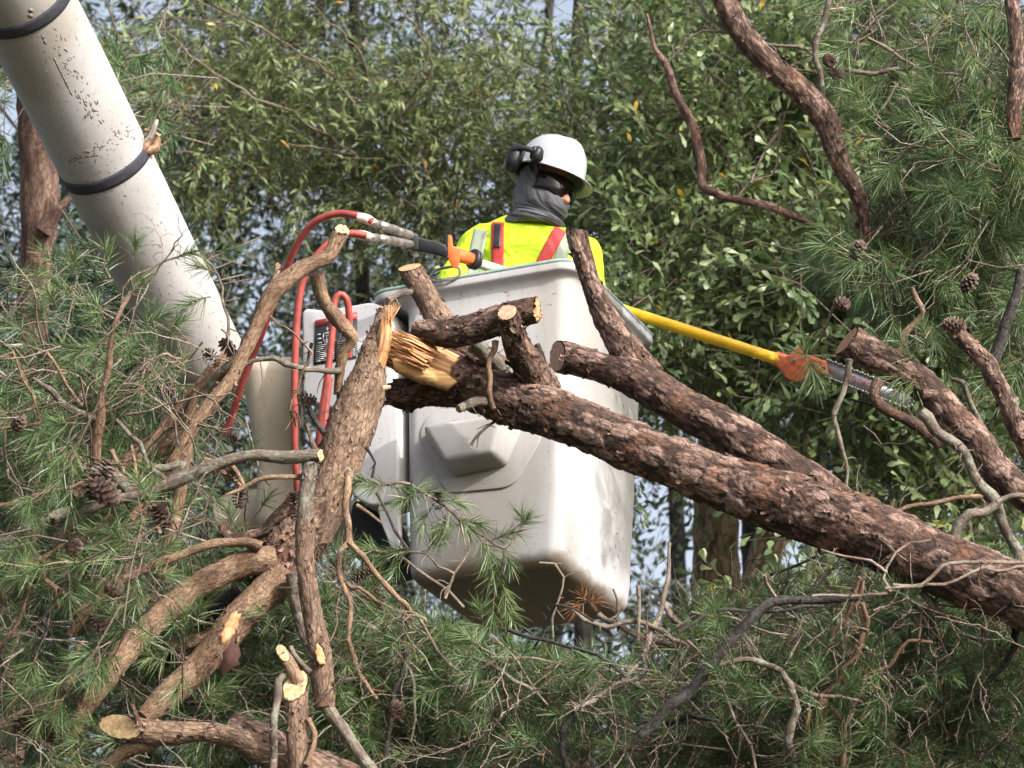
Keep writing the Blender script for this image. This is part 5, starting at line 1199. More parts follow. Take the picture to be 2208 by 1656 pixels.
# wound where the bark tore away, and the strip hanging from it
def patch_on(info, x, y, a_, b_, rot, mat, name, parent, seed=1, lift_=.003):
    v = []; f = []; ok_ = True; gg = np.random.default_rng(seed); bv = BVHTree.FromPolygons([tuple(q) for q in info['pos'].reshape(-1, 3)], [tuple(int(z) for z in q) for q in quads(info)])
    R_ = 6; Sg = 28; rr = gg.uniform(.75, 1.1, Sg); pts = []
    for k in range(R_+1):
        for j in range(Sg):
            t = j/Sg*2*math.pi; ex, ey = math.cos(t)*a_*rr[j]*k/R_, math.sin(t)*b_*rr[j]*k/R_
            X_, Y_ = x+ex*math.cos(rot)-ey*math.sin(rot), y+ex*math.sin(rot)+ey*math.cos(rot); p, n_ = hit(bv, X_, Y_)
            if p is None: p = pts[-1] if pts else P(X_, Y_, 10.5)
            else: p = p-ray(X_, Y_)*(lift_ if k < R_ else -0.002)
            pts.append(p)
    pts = np.array(pts); idx = np.arange(len(pts)).reshape(R_+1, Sg); nx = np.roll(idx, -1, 1); mb = MB()
    mb.add(pts, np.stack([idx[:-1], nx[:-1], nx[1:], idx[1:]], 2).reshape(-1, 4), bc=pts-pts[0]); o = mb.build(name, M[mat], parent); o.data.flip_normals() if False else None; return o
def quads(info):
    n, sg = info['pos'].shape[:2]; idx = np.arange(n*sg).reshape(n, sg); nx = np.roll(idx, -1, 1); return np.stack([idx[:-1], nx[:-1], nx[1:], idx[1:]], 2).reshape(-1, 4)
a, r = px(LI[1][0], 10.6, 10.35); ib = tube(MB(), a, r, style='clean')
patch_on(ib, 497, 1352, 42, 17, -1.1, 'cut_orange', 'bare_wound', top, 3, .012)
mb = MB(); pp = [(500, 1378), (508, 1392), (514, 1390), (519, 1412), (513, 1424), (517, 1432), (500, 1440), (490, 1452), (480, 1449), (474, 1462), (472, 1436), (481, 1420), (479, 1408), (490, 1398)]
p = np.array([P(x, y, 10.33+0.0006*(x-480)) for x, y in pp]); q = p+FW*.008; k = len(p); mb.add(np.vstack([p, q]), [list(range(k)), list(range(2*k-1, k-1, -1))]+[[i, i+k, (i+1) % k+k, (i+1) % k] for i in range(k)], bc=np.vstack([p, q]))
M['inner_bark'] = plain('inner_bark', (0.10, 0.05, 0.042), 0.9, var=0.2, scale=60); mb.build('peeled_bark', M['inner_bark'], top, smooth=False)
ig = tube(MB(), *px([(667, 1291, 23), (682, 1370, 24), (692, 1440, 24)], 10.12, 10.07), style='clean')
patch_on(ig, 690, 1415, 26, 11, 1.35, 'cut_orange', 'bare_wound', top, 5, .008)

# ---- cut stubs low in the left foreground
stub = thing('cut_pine_stub', P(650, 1700, 9.9), 'upright sawn pine stub with pale oval cut beside a torn side shoot, lower left', 'cut branch')
limb(stub, [(637, 1480, 27), (638, 1510, 25), (640, 1560, 25), (643, 1640, 26), (648, 1760, 28)], 9.95, 9.85, 'bark_scaly', 'scaly', cut0=(-0.25, 0.55, 0.8), f0='cut_fresh', rough=.003, flk=30)
limb(stub, [(610, 1408, 11), (620, 1425, 13), (633, 1450, 14), (650, 1480, 15)], 10.0, 9.97, 'bark_tan', 'n', cut0=(-0.3, 0.75, 0.9), f0='cut_fresh', rough=.003)
limb(stub, [(626, 1394, 6), (632, 1408, 6), (648, 1428, 6), (668, 1450, 7)], 10.05, 10.02, 'bark_grey', 'x', f0='cut_orange')
limb(stub, [(664, 1550, 7), (678, 1580, 7), (676, 1610, 7), (660, 1650, 8)], 9.9, 9.85, 'bark_tan', 'x')
stick = thing('lichen_stick', P(590, 1700, 9.85), 'whitish lichen covered stick standing just left of the sawn pine stub', 'stick')
limb(stick, [(612, 1455, 8), (600, 1468, 10), (597, 1530, 10), (590, 1585, 10), (588, 1654, 10), (586, 1720, 10)], 9.88, 9.82, 'bark_grey', 'x')
lg = thing('cut_log', P(300, 1590, 10.0), 'lying pine log with yellow oval saw cut facing left at the bottom', 'log')
limb(lg, [(262, 1567, 26), (300, 1574, 26), (353, 1582, 26), (436, 1578, 23), (500, 1590, 26), (560, 1615, 32), (640, 1655, 40), (740, 1710, 44)], 10.05, 10.0, 'bark_scaly', 'scaly', cut0=(-0.55, 0.25, 1.0), f0='cut_fresh', flk=50, name='trunk')
limb(lg, [(285, 1520, 5), (292, 1540, 6), (300, 1565, 8)], 10.02, 10.02, 'bark_log', 'x', f0='cut_orange')
limb(lg, [(215, 1670, 14), (245, 1640, 16), (280, 1615, 18), (330, 1600, 16)], 10.1, 10.05, 'bark_tan', 'scaly')
lg2 = thing('split_log', P(680, 1690, 10.15), 'reddish split log at the very bottom behind the sawn stub', 'log')
limb(lg2, [(500, 1560, 26), (560, 1590, 34), (640, 1640, 40), (740, 1680, 42), (830, 1740, 42)], 10.3, 10.1, 'bark_log', 'plate', name='trunk')

# ---- standing pine at the right
rp = thing('right_pine', P(2250, 900, 11.5), 'living pine at the right edge with curved reddish limb and full green needles', 'pine tree')
limb(rp, [(1540, -60, 24), (1562, 0, 24), (1590, 56, 25), (1624, 105, 26), (1680, 161, 27), (1736, 210, 27), (1777, 262, 25), (1796, 319, 23), (1815, 367, 21), (1845, 412, 18), (1860, 450, 16), (1864, 520, 14), (1850, 590, 12)], 11.6, 11.5, 'bark_log', 'plate', flk=90, fs=.022)
limb(rp, [(1789, -10, 7), (1780, 40, 7), (1759, 97, 8), (1770, 169, 7), (1772, 240, 7)], 11.6, 11.55, 'bark_grey')
limb(rp, [(1395, 30, 3), (1414, 101, 6), (1440, 142, 8), (1459, 202, 10), (1489, 270, 10), (1511, 345, 10), (1512, 402, 9), (1540, 418, 9), (1575, 431, 9), (1665, 450, 9), (1755, 484, 8)], 11.9, 11.6, 'bark_log', 'x')
limb(rp, [(2176, -30, 15), (2180, 0, 16), (2197, 94, 18), (2194, 187, 18), (2186, 244, 16), (2190, 300, 14)], 11.4, 11.3, 'bark_log', 'plate')
for pt in ([(1642, 97, 4), (1680, 96, 4), (1740, 112, 4), (1760, 122, 4)], [(1777, 150, 5), (1879, 157, 6), (1965, 146, 6), (2066, 161, 4)], [(1871, 82, 4), (1924, 109, 4), (1972, 142, 4)], [(1440, 135, 3), (1474, 82, 4), (1519, 64, 4), (1571, 71, 4)], [(1504, 0, 5), (1530, 34, 5), (1571, 68, 5)], [(1811, 277, 3), (1886, 296, 4), (1999, 300, 4), (2047, 292, 3)], [(1586, 5, 6), (1600, -8, 6)], [(1985, 158, 3), (1935, 180, 3), (1915, 210, 3), (1890, 250, 3)], [(1754, 763, 3), (1785, 693, 4), (1815, 621, 4), (1845, 570, 4)], [(1660, 128, 3), (1700, 145, 3), (1760, 155, 4)], [(2140, 0, 3), (2115, 60, 4), (2150, 100, 3), (2180, 140, 3)], [(1981, 506, 3), (1963, 560, 3), (1955, 620, 3)], [(2085, 540, 3), (2105, 600, 3), (2150, 680, 3), (2208, 730, 3)], [(1690, 240, 3), (1680, 280, 3), (1640, 340, 3), (1618, 395, 3)], [(1682, 245, 3), (1683, 320, 3), (1660, 380, 3), (1620, 398, 3), (1590, 425, 2.5)]):
    limb(rp, pt, 11.65, 11.6, 'twig', name='twig')
# ---- cut limb over the saw bar
cl = thing('cut_pine_limb', P(2250, 1090, 10.9), 'sawn thick pine limb above the saw bar, peeling bark, running down to the right edge', 'cut branch')
limb(cl, [(1826, 736, 36), (1845, 745, 37), (1869, 760, 35), (1926, 790, 35), (1972, 817, 35), (2017, 853, 34), (2062, 908, 34), (2108, 953, 34), (2148, 1013, 34), (2208, 1065, 34), (2300, 1140, 36), (2500, 1290, 40)], 10.95, 10.5, 'bark_log', 'plate', cut0=(-0.75, 0.55, 0.15), f0='cut_dull', flk=90, fs=.02)
for pt, dd, m_ in (([(1832, 775, 8), (1828, 810, 8), (1818, 847, 7), (1804, 885, 7), (1803, 908, 6), (1812, 950, 6), (1820, 985, 5), (1828, 1040, 4), (1835, 1100, 4), (1826, 1160, 3)], 10.75, 'bark_grey'),
 ([(1896, 820, 12), (1884, 850, 11), (1905, 877, 12), (1957, 905, 12), (1990, 925, 14), (2030, 960, 14)], 10.8, 'bark_log'),
 ([(1985, 888, 13), (2000, 900, 14), (2017, 929, 12), (2062, 959, 12), (2080, 983, 12), (2107, 1036, 12), (2150, 1079, 12), (2170, 1139, 11), (2206, 1210, 13), (2235, 1290, 14)], 10.45, 'bark_grey'),
 ([(2150, 1087, 10), (2120, 1105, 10), (2091, 1107, 12), (2063, 1139, 12), (2058, 1172, 11)], 10.4, 'bark_grey'), ([(2150, 1083, 8), (2175, 1072, 7), (2240, 1070, 7)], 10.4, 'bark_grey'),
 ([(1920, 1107, 5), (1988, 1087, 6), (2067, 1073, 6), (2140, 1069, 6)], 10.45, 'bark_tan'),
 ([(2050, 817, 5), (2075, 823, 7), (2099, 871, 7), (2114, 923, 7), (2132, 959, 6)], 11.0, 'bark_grey'), ([(1990, 850, 14), (2020, 850, 12), (2045, 845, 8)], 10.8, 'bark_log'),
 ([(1933, 770, 9), (1957, 720, 9), (1984, 669, 7), (1966, 620, 6)], 10.9, 'bark_scaly'), ([(1830, 860, 3), (1870, 870, 3), (1890, 875, 3)], 11.0, 'bark_dark')):
    limb(cl, pt, dd, dd, m_, 'x')
fk = thing('forked_pine_limb', P(2280, 1100, 11.0), 'dark forked pine limb at the right edge above the sawn thick limb', 'branch')
limb(fk, [(2052, 700, 15), (2087, 742, 18), (2129, 785, 21), (2147, 820, 23), (2171, 864, 22), (2195, 923, 23), (2230, 990, 24), (2310, 1120, 26)], 10.9, 10.7, 'bark_log', 'plate', flk=70, fs=.022)
limb(fk, [(2140, 785, 16), (2152, 750, 14), (2165, 720, 14), (2180, 681, 12), (2192, 636, 10), (2200, 580, 9)], 10.87, 10.9, 'bark_dark', 'plate')
limb(fk, [(2190, 880, 3), (2230, 905, 3)], 11.0, 11.0, 'twig', name='twig')

# ================================================================== NEEDLES on the near pines
def poly_in(x, y, pl):
    c = False; j = len(pl)-1
    for i in range(len(pl)):
        if (pl[i][1] > y) != (pl[j][1] > y) and x < (pl[j][0]-pl[i][0])*(y-pl[i][1])/(pl[j][1]-pl[i][1])+pl[i][0]: c = not c
        j = i
    return c
OPEN = [[(700, 430), (1640, 430), (1700, 560), (1860, 640), (2000, 830), (1780, 880), (1500, 760), (1500, 1160), (1440, 1440), (1260, 1420), (1000, 1370), (820, 1240), (760, 1100), (620, 1060), (520, 900), (520, 700), (600, 430)],
        [(1780, 700), (1830, 650), (1930, 690), (2040, 780), (2208, 960), (2320, 1060), (2300, 1260), (1900, 1150), (1500, 1000), (1500, 850)], [(350, 0), (1500, 0), (1640, 430), (560, 640), (420, 560)], [(1370, -80), (1680, -80), (1760, 120), (1860, 280), (1915, 420), (1890, 470), (1760, 520), (1640, 440), (1370, 330)], [(1385, 1070), (1640, 1100), (1700, 1180), (1650, 1300), (1400, 1260)]]
def clear(x, y, g):
    '''room kept open round the bucket, the worker and the sawn limbs, where the crew has cut'''
    return not any(poly_in(x, y, p) for p in OPEN)
def sprays(name, parent, zone, d, n, ang, seed, nl=0.078, nn=58, ntuft=(5, 9), Lr=(0.14, 0.32), mat='needle', tmat='twig', col=(0, 1), wd=0.00095, spread=0.9, mask=None):
    """needled boughs spread over a patch of the tree: zone (x0,y0,x1,y1), depth range, growth angle in degrees"""
    g = np.random.default_rng(seed); mt, mn = MB(), MB(); A, Bq, r0, r1, tp, td, tl = [], [], [], [], [], [], []
    for k in range(n):
        x, y = g.uniform(zone[0], zone[2]), g.uniform(zone[1], zone[3])
        if mask is not None and not mask(x, y, g): continue
        o = P(x, y, g.uniform(*d)); a = math.radians(ang)+g.normal()*spread
        dr = nrm(RT*math.cos(a)+UP*math.sin(a)+FW*g.normal()*0.45); L = g.uniform(*Lr); e = o+dr*L; X_, Y_ = pj(e)
        if not clear(X_, Y_, g): continue
        A.append(o-dr*0.06); Bq.append(e); r0.append(0.0042); r1.append(0.0022)
        for j in range(g.integers(*ntuft)):
            u = g.uniform(0.25, 1.0) if j else 1.0; q = o+dr*L*u
            sd = nrm(dr+g.normal(size=3)*0.62*(1 if j else .2)); tl_ = g.uniform(0.05, 0.12); b_ = q+sd*g.uniform(0.03, 0.11)*(1 if j else 0)
            X_, Y_ = pj(b_+sd*0.06)
            if not clear(X_, Y_, g) or (mask is not None and not mask(X_, Y_, g)): continue
            if j: A.append(q); Bq.append(b_+sd*tl_*0.95); r0.append(0.0026); r1.append(0.0016)
            tp.append(b_); td.append(sd); tl.append(tl_)
    thin(mt, A, Bq, r0, r1, seed); needle_tufts(mn, tp, td, tl, nn, nl, wd, seed, col)
    mt.build('twigs', M[tmat], parent); o = mn.build(name, M[mat], parent, smooth=False); return o
def shoot_list(parent, items, d, nl=0.075, nn=60, seed=3, mat='needle', tuftL=.11, col=(.2, 1)):
    """hand placed needle shoots: (x, y, angle in degrees, length in picture pixels)"""
    g = np.random.default_rng(seed); tp, td, tl = [], [], []
    for it in items:
        x, y, a, L = it[:4]; a = math.radians(a); dr = nrm(RT*math.cos(a)+UP*math.sin(a)-FW*g.uniform(-.2, .5)); tp.append(P(x, y, d)); td.append(dr); tl.append(L*S(d))
    mn = MB(); needle_tufts(mn, tp, td, tl, nn, nl, 0.00095, seed, col); mt = MB(); thin(mt, tp, np.array(tp)+np.array(td)*np.array(tl)[:, None]*.95, .0026, .0015, seed)
    mt.build('twigs', M['twig'], parent); return mn.build('needles', M[mat], parent, smooth=False)
bucket_zone = lambda x, y, g: not (770 < x < 1390 and 560 < y < 1230)
# left pine top
def mleft(x, y, g):
    if x > 470 and y < 960: return False
    if x > 640 and y < 1230: return False
    if x > 230 and y < 700: return False
    if x > 400 and y < 800: return g.random() < .5
    if 420 < x < 640 and y < 1150: return g.random() < .3
    return True
sprays('needles', top, (-80, 620, 640, 1150), (10.9, 11.6), 120, 190, 21, mask=mleft)
sprays('needles', top, (-80, 1120, 760, 1740), (10.7, 11.4), 130, 215, 22, mask=mleft)
sprays('needles', top, (-60, 700, 420, 1650), (9.9, 10.4), 26, 200, 23, col=(.25, 1), mask=lambda x, y, g: not (x > 230 and y < 960))
shoot_list(top, [(238, 600, 100, 70), (285, 560, 75, 40), (370, 560, 20, 60), (440, 545, 5, 70), (300, 700, 20, 60), (275, 640, 50, 50), (455, 640, 200, 60), (470, 590, 160, 50), (228, 690, 120, 60), (215, 740, 200, 60), (60, 720, 150, 60), (40, 900, 180, 60), (100, 760, 160, 60), (215, 1405, -80, 55), (225, 1400, 200, 60), (200, 1330, 80, 60), (430, 1510, 30, 60), (470, 1560, -60, 60), (400, 1440, 250, 60), (270, 1210, 20, 70), (225, 1140, 10, 70)], 10.15, nn=70)
limb(top, [(262, 664, 3), (270, 620, 3), (300, 590, 3), (360, 560, 3), (420, 548, 3), (455, 570, 3)], 10.9, 10.9, 'twig', name='twig')
limb(top, [(455, 570, 3), (478, 620, 3.5), (488, 680, 4), (490, 730, 4)], 10.9, 10.85, 'bark_grey', name='twig')
# spray hanging in front of the bucket
sp = thing('pine_spray', P(800, 1040, 10.75), 'leafy pine spray with one small cone hanging in front of the white bucket', 'pine branch')
for pt in ([(750, 1010, 4), (778, 1035, 4), (869, 1044, 4), (934, 1076, 4), (975, 1105, 4), (1007, 1136, 4)], [(1007, 1136, 4), (1013, 1165, 4), (998, 1210, 4), (979, 1237, 4), (960, 1290, 4)], [(1007, 1136, 3), (1025, 1149, 3), (1090, 1181, 3), (1115, 1150, 3), (1128, 1132, 3)], [(760, 1180, 3), (830, 1190, 4), (865, 1191, 4), (924, 1191, 3), (950, 1215, 3), (979, 1237, 3)], [(865, 1200, 4), (905, 1225, 4), (960, 1265, 4), (1000, 1310, 4)], [(1090, 1181, 3), (1080, 1230, 3), (1065, 1280, 3)], [(1163, 1214, 3), (1205, 1212, 3), (1222, 1240, 3), (1213, 1285, 3), (1193, 1328, 3), (1193, 1374, 3)]):
    limb(sp, pt, 10.72, 10.7, 'twig', name='twig')
shoot_list(sp, [(800, 1040, 175, 40), (840, 1042, 190, 50), (830, 1040, -20, 60), (880, 1050, -10, 70), (900, 1060, 210, 50), (935, 1078, -5, 60), (960, 1095, -40, 60), (935, 1085, 240, 60), (990, 1120, -10, 50), (1000, 1130, 190, 50), (960, 1110, 260, 50), (1120, 1140, 50, 30), (1128, 1130, 100, 20), (1060, 1165, 20, 50), (1080, 1178, -60, 50), (1050, 1170, -80, 50), (1030, 1155, -60, 50), (1075, 1200, 250, 60), (1075, 1230, -75, 60), (1068, 1270, -95, 70), (1080, 1290, -60, 60), (870, 1190, 190, 50), (840, 1190, 170, 60), (800, 1188, 200, 60), (900, 1192, 170, 40), (870, 1200, 240, 50), (920, 1195, 60, 30), (1045, 1345, 200, 10), (1040, 1345, 100, 40), (1050, 1340, -30, 50), (1030, 1350, 220, 50), (1045, 1355, -90, 50)], 10.7, nn=64, seed=8)
g = np.random.default_rng(2); m_ = shoot_list(sp, [(1262, 1300, 110, 20), (1262, 1300, 200, 20), (1265, 1300, 20, 20)], 10.7, nl=.06, nn=45, seed=5, mat='needle_dead')
pcone(sp, P(945, 1080, 10.66), 0.045, UP, 5)

# boughs along the bottom
def bough(label, lists, dep, seed, zone=None, n=0, ang=90, mats='bark_dark', **kw):
    b_ = thing('pine_bough', P(lists[0][-1][0], lists[0][-1][1], dep), label, 'pine branch', 'cut pine boughs heaped below the bucket')
    for j, pt in enumerate(lists): limb(b_, pt, dep+.05*(j % 3), dep-.03, mats if j == 0 else ('bark_grey', 'twig', 'bark_dark')[j % 3] if mats == 'bark_dark' else mats, 'x', name='branch' if pt[0][2] > 5 else 'twig')
    if zone: sprays('needles', b_, zone, (dep+.05, dep+.7), n, ang, seed, **kw)
    return b_
bough('black lichen-spotted bough slanting up to the right under the long log', [
 [(1850, 1287, 9), (1758, 1294, 10), (1682, 1296, 11), (1651, 1308, 11), (1618, 1339, 12), (1575, 1385, 12), (1529, 1434, 12), (1483, 1495, 12), (1447, 1520, 13), (1416, 1556, 14), (1379, 1587, 13)],
 [(1673, 1290, 5), (1655, 1260, 5), (1648, 1240, 4)], [(1850, 1282, 4), (1728, 1311, 4), (1651, 1322, 4), (1575, 1310, 5), (1523, 1323, 5), (1462, 1364, 5)], [(1550, 1436, 6), (1590, 1425, 7), (1636, 1427, 8), (1676, 1446, 8), (1700, 1486, 9), (1709, 1532, 11), (1703, 1578, 11), (1715, 1660, 8)],
 [(1682, 1459, 5), (1728, 1480, 6), (1770, 1500, 6), (1850, 1510, 4)], [(1440, 1560, 8), (1490, 1545, 7), (1550, 1555, 4)], [(1490, 1320, 4), (1560, 1330, 3), (1630, 1350, 3), (1700, 1370, 3)], [(1480, 1380, 4), (1530, 1440, 4), (1580, 1530, 4), (1620, 1610, 4), (1640, 1700, 4)]],
 10.12, 31, (1380, 1380, 1860, 1740), 75, 90, mask=lambda x, y, g: not (y < 1420 and x > 1560))
bough('reddish bare twigs crossing under the bucket corner', [
 [(1225, 1310, 4), (1300, 1349, 6), (1346, 1341, 6), (1422, 1358, 6), (1495, 1397, 5)], [(1290, 1325, 7), (1330, 1352, 8), (1392, 1373, 9), (1483, 1397, 8), (1510, 1405, 6)], [(1444, 1170, 4), (1438, 1240, 5), (1431, 1303, 6), (1416, 1339, 8), (1389, 1407, 8)],
 [(1376, 1262, 5), (1378, 1310, 5), (1376, 1380, 4)], [(1333, 1360, 3), (1332, 1290, 3), (1322, 1270, 2)], [(1457, 1381, 5), (1433, 1505, 5), (1430, 1624, 5)], [(1370, 1590, 7), (1400, 1630, 6), (1420, 1690, 6)], [(1430, 1300, 8), (1450, 1330, 8), (1470, 1350, 6)]], 10.5, 32, mats='twig')
bough('mid-green bough with long thin twigs below the middle of the bucket', [
 [(1238, 1529, 6), (1220, 1571, 8), (1225, 1680, 8)], [(1374, 1434, 5), (1315, 1494, 6), (1238, 1529, 6)], [(1095, 1357, 5), (1196, 1384, 5), (1291, 1411, 5), (1350, 1458, 5), (1390, 1500, 3)], [(1018, 1417, 5), (1090, 1450, 5), (1149, 1488, 5)], [(1060, 1370, 3), (1120, 1440, 3), (1180, 1520, 3)], [(1150, 1400, 3), (1200, 1300, 3), (1280, 1340, 3)]],
 10.3, 33, (1000, 1360, 1420, 1740), 80, 80)
bough('dense dark green bough at the bottom left of the bucket', [
 [(880, 1330, 5), (860, 1450, 6), (840, 1560, 7), (820, 1700, 8)], [(905, 1335, 4), (940, 1400, 4), (990, 1450, 4), (1020, 1500, 4)], [(760, 1450, 5), (800, 1500, 5), (870, 1560, 5)], [(850, 1400, 4), (880, 1450, 4), (890, 1530, 4), (885, 1600, 3)]],
 10.4, 34, (720, 1290, 1080, 1740), 85, 120)
bough('needled bough hanging below the fork of the broken top', [[(640, 1480, 5), (700, 1420, 5), (760, 1400, 5)], [(560, 1500, 4), (620, 1480, 4), (680, 1500, 4)]], 10.7, 35, (520, 1300, 900, 1700), 50, 200)
bough('bushy green bough filling the bottom right corner', [
 [(2206, 1317, 11), (2182, 1396, 9), (2158, 1444, 8), (2118, 1487, 6), (2063, 1515, 5)], [(1988, 1277, 9), (2020, 1310, 9), (2062, 1347, 8)], [(1968, 1305, 5), (2027, 1365, 5), (2079, 1444, 4), (2090, 1480, 3)], [(1990, 1330, 4), (2030, 1390, 4), (2045, 1420, 3), (2030, 1475, 3)], [(2158, 1444, 6), (2130, 1400, 4), (2120, 1350, 4)], [(2118, 1487, 4), (2130, 1520, 4), (2150, 1545, 3)], [(1990, 1290, 4), (1990, 1350, 3), (1980, 1410, 3)]],
 10.2, 36, (1830, 1400, 2300, 1740), 100, 80, col=(.0, .9))
bough('needled sprig in shade just under the right end of the long log', [
 [(2230, 1213, 4), (2140, 1214, 5), (2075, 1214, 5), (2027, 1222, 5), (1988, 1265, 5), (1908, 1269, 4)], [(2008, 1164, 3), (1928, 1198, 3), (1908, 1246, 4), (1920, 1277, 5)], [(2230, 1224, 4), (2194, 1226, 4), (2091, 1242, 4), (2039, 1261, 4), (1924, 1261, 4)], [(1770, 1185, 2), (1815, 1205, 3), (1880, 1210, 4), (1912, 1235, 4)], [(1912, 1280, 3), (1850, 1283, 4), (1750, 1285, 3)]],
 9.95, 37, mats='twig')
bough('sparse shaded bough behind the black one, right of the bucket foot', [[(1660, 1240, 4), (1700, 1225, 4), (1760, 1200, 4)], [(1620, 1400, 4), (1560, 1340, 4), (1500, 1300, 3)]], 10.9, 38, (1760, 1200, 2100, 1420), 30, 60, col=(.1, .8))
bough('broad shaded bough behind the others at the bottom', [[(1300, 1640, 5), (1400, 1600, 6), (1500, 1640, 5)]], 11.0, 39, (1000, 1400, 2100, 1740), 80, 90, col=(0, .7))
# tan bare stems low right
st_ = thing('bare_tan_shrub', P(1820, 1720, 10.6), 'pale tan leafless stems standing low right below the long log', 'shrub')
for pt in ([(1774, 1500, 12), (1772, 1530, 13), (1767, 1578, 13), (1758, 1654, 13), (1755, 1720, 13)], [(1823, 1700, 9), (1816, 1651, 9), (1819, 1559, 8), (1800, 1535, 6), (1790, 1520, 5)], [(1819, 1565, 7), (1840, 1540, 6), (1857, 1495, 6), (1865, 1456, 5), (1916, 1436, 5), (1935, 1405, 5), (1960, 1380, 5), (2011, 1386, 4)], [(1790, 1535, 4), (1821, 1475, 6), (1837, 1428, 6), (1865, 1357, 5), (1849, 1297, 5), (1865, 1238, 5)], [(1770, 1500, 5), (1800, 1475, 6), (1840, 1420, 6), (1870, 1350, 6), (1860, 1300, 5)], [(1850, 1560, 3), (1880, 1500, 3), (1885, 1400, 3)], [(1795, 1370, 5), (1820, 1330, 6), (1835, 1290, 6), (1855, 1245, 6)], [(1720, 1640, 6), (1735, 1580, 7), (1745, 1530, 6)]):
    limb(st_, pt, 10.2, 10.15, 'bark_tan', 'x')
g = np.random.default_rng(6); A, Bq = [], []
for k in range(80):
    x, y = g.uniform(1690, 1880), g.uniform(1290, 1440); a = g.uniform(0, 6.3); L = g.uniform(25, 75); d_ = g.uniform(10.1, 10.4); A.append(P(x, y, d_)); Bq.append(P(x+L*math.cos(a), y+L*math.sin(a), d_+g.normal()*.04))
mb = MB(); thin(mb, A, Bq, .0026, .0012, 4); mb.build('fine_twigs', M['twig'], st_)
# right pine needles
sprays('needles', rp, (1880, -80, 2300, 330), (11.3, 12.1), 60, 250, 41, col=(.35, 1), nn=46, nl=.10, wd=.0012)
sprays('needles', rp, (1860, 300, 2320, 640), (11.3, 12.3), 95, 235, 42, col=(.15, .95), nn=48, nl=.105, wd=.0012)
sprays('needles', rp, (1700, 440, 2000, 620), (11.3, 11.8), 24, 230, 43, col=(.1, .85), nl=.085)
sprays('needles', rp, (1880, 560, 2060, 700), (11.2, 11.6), 10, 235, 44, col=(.1, .85), nl=.085)
sprays('needles', rp, (1560, -70, 1960, 160), (11.8, 12.4), 20, 230, 45, col=(.3, 1))
sprays('needles', rp, (2120, 560, 2300, 700), (11.3, 11.7), 14, 240, 46, col=(.1, .85), nl=.085)
shoot_list(cl, [(1985, 790, 250, 60), (1990, 800, 220, 60), (1995, 810, -70, 60), (1975, 800, 200, 50), (2000, 760, 100, 60), (1960, 800, 240, 50), (1980, 780, 130, 60), (1745, 770, -80, 25), (1740, 775, 110, 15), (1765, 805, 250, 20)], 10.85, nl=.09, nn=60, seed=17)

# fine crooked dead twigs tangled through the boughs
def tangle(parent, zone, dd, n, seed, Lr=(.18, .55), r0=.0034, mat='twig', mask=None):
    g = np.random.default_rng(seed); A, Bq, ra, rb = [], [], [], []
    def grow(p, d, L, r, lev):
        k = int(g.integers(5, 9)); st = L/k
        for j in range(k):
            if mask and not mask(*pj(p+d*st)): return
            d = nrm(d+g.normal(size=3)*.23+np.array([0, 0, -.03])); q = p+d*st; r2 = r*(1-.6*(j+1)/k)/(1-.6*j/k)
            A.append(p); Bq.append(q); ra.append(r); rb.append(r2)
            if lev < 2 and g.random() < (.55 if lev == 0 else .4): grow(q, nrm(d+nrm(np.cross(d, g.normal(size=3)))*g.uniform(.6, 1.4)), L*g.uniform(.25, .6)*(1-j/k+.2), r2*.7, lev+1)
            p = q; r = r2
    for _ in range(n):
        x, y = g.uniform(zone[0], zone[2]), g.uniform(zone[1], zone[3]); a = g.uniform(0, 6.28); grow(P(x, y, g.uniform(*dd)), nrm(RT*math.cos(a)+UP*math.sin(a)*.8+FW*g.normal()*.5), g.uniform(*Lr), r0*g.uniform(.6, 1.5), 0)
    mb = MB(); thin(mb, A, Bq, ra, rb, seed); return mb.build('dead_twigs', M[mat], parent)
mk = lambda x, y: clear(x, y, None) or (y > 1180 and x > 1380) 
TB = [o for o in bpy.data.objects if o.name.startswith('pine_bough')]
tangle(TB[0], (1380, 1230, 1900, 1700), (10.2, 10.9), 56, 201, mask=mk)
tangle(TB[1], (1250, 1330, 1560, 1700), (10.2, 10.8), 26, 202, mask=mk)
tangle(TB[2], (1000, 1380, 1400, 1700), (10.1, 10.7), 38, 203, mask=mk)
tangle(TB[3], (720, 1250, 1050, 1700), (10.2, 10.7), 28, 204, mask=mk)
tangle(TB[5], (1850, 1280, 2250, 1700), (9.9, 10.6), 44, 205, mask=mk)
tangle(top, (-40, 700, 500, 1250), (10.2, 11.0), 40, 206, mask=mk)
tangle(top, (-40, 1150, 760, 1700), (9.9, 10.8), 50, 207, mask=mk)
tangle(rp, (1750, 0, 2250, 650), (11.2, 11.9), 26, 208, mat='bark_grey')
tangle(cl, (1800, 900, 2250, 1200), (10.8, 11.4), 10, 209, mat='bark_grey')

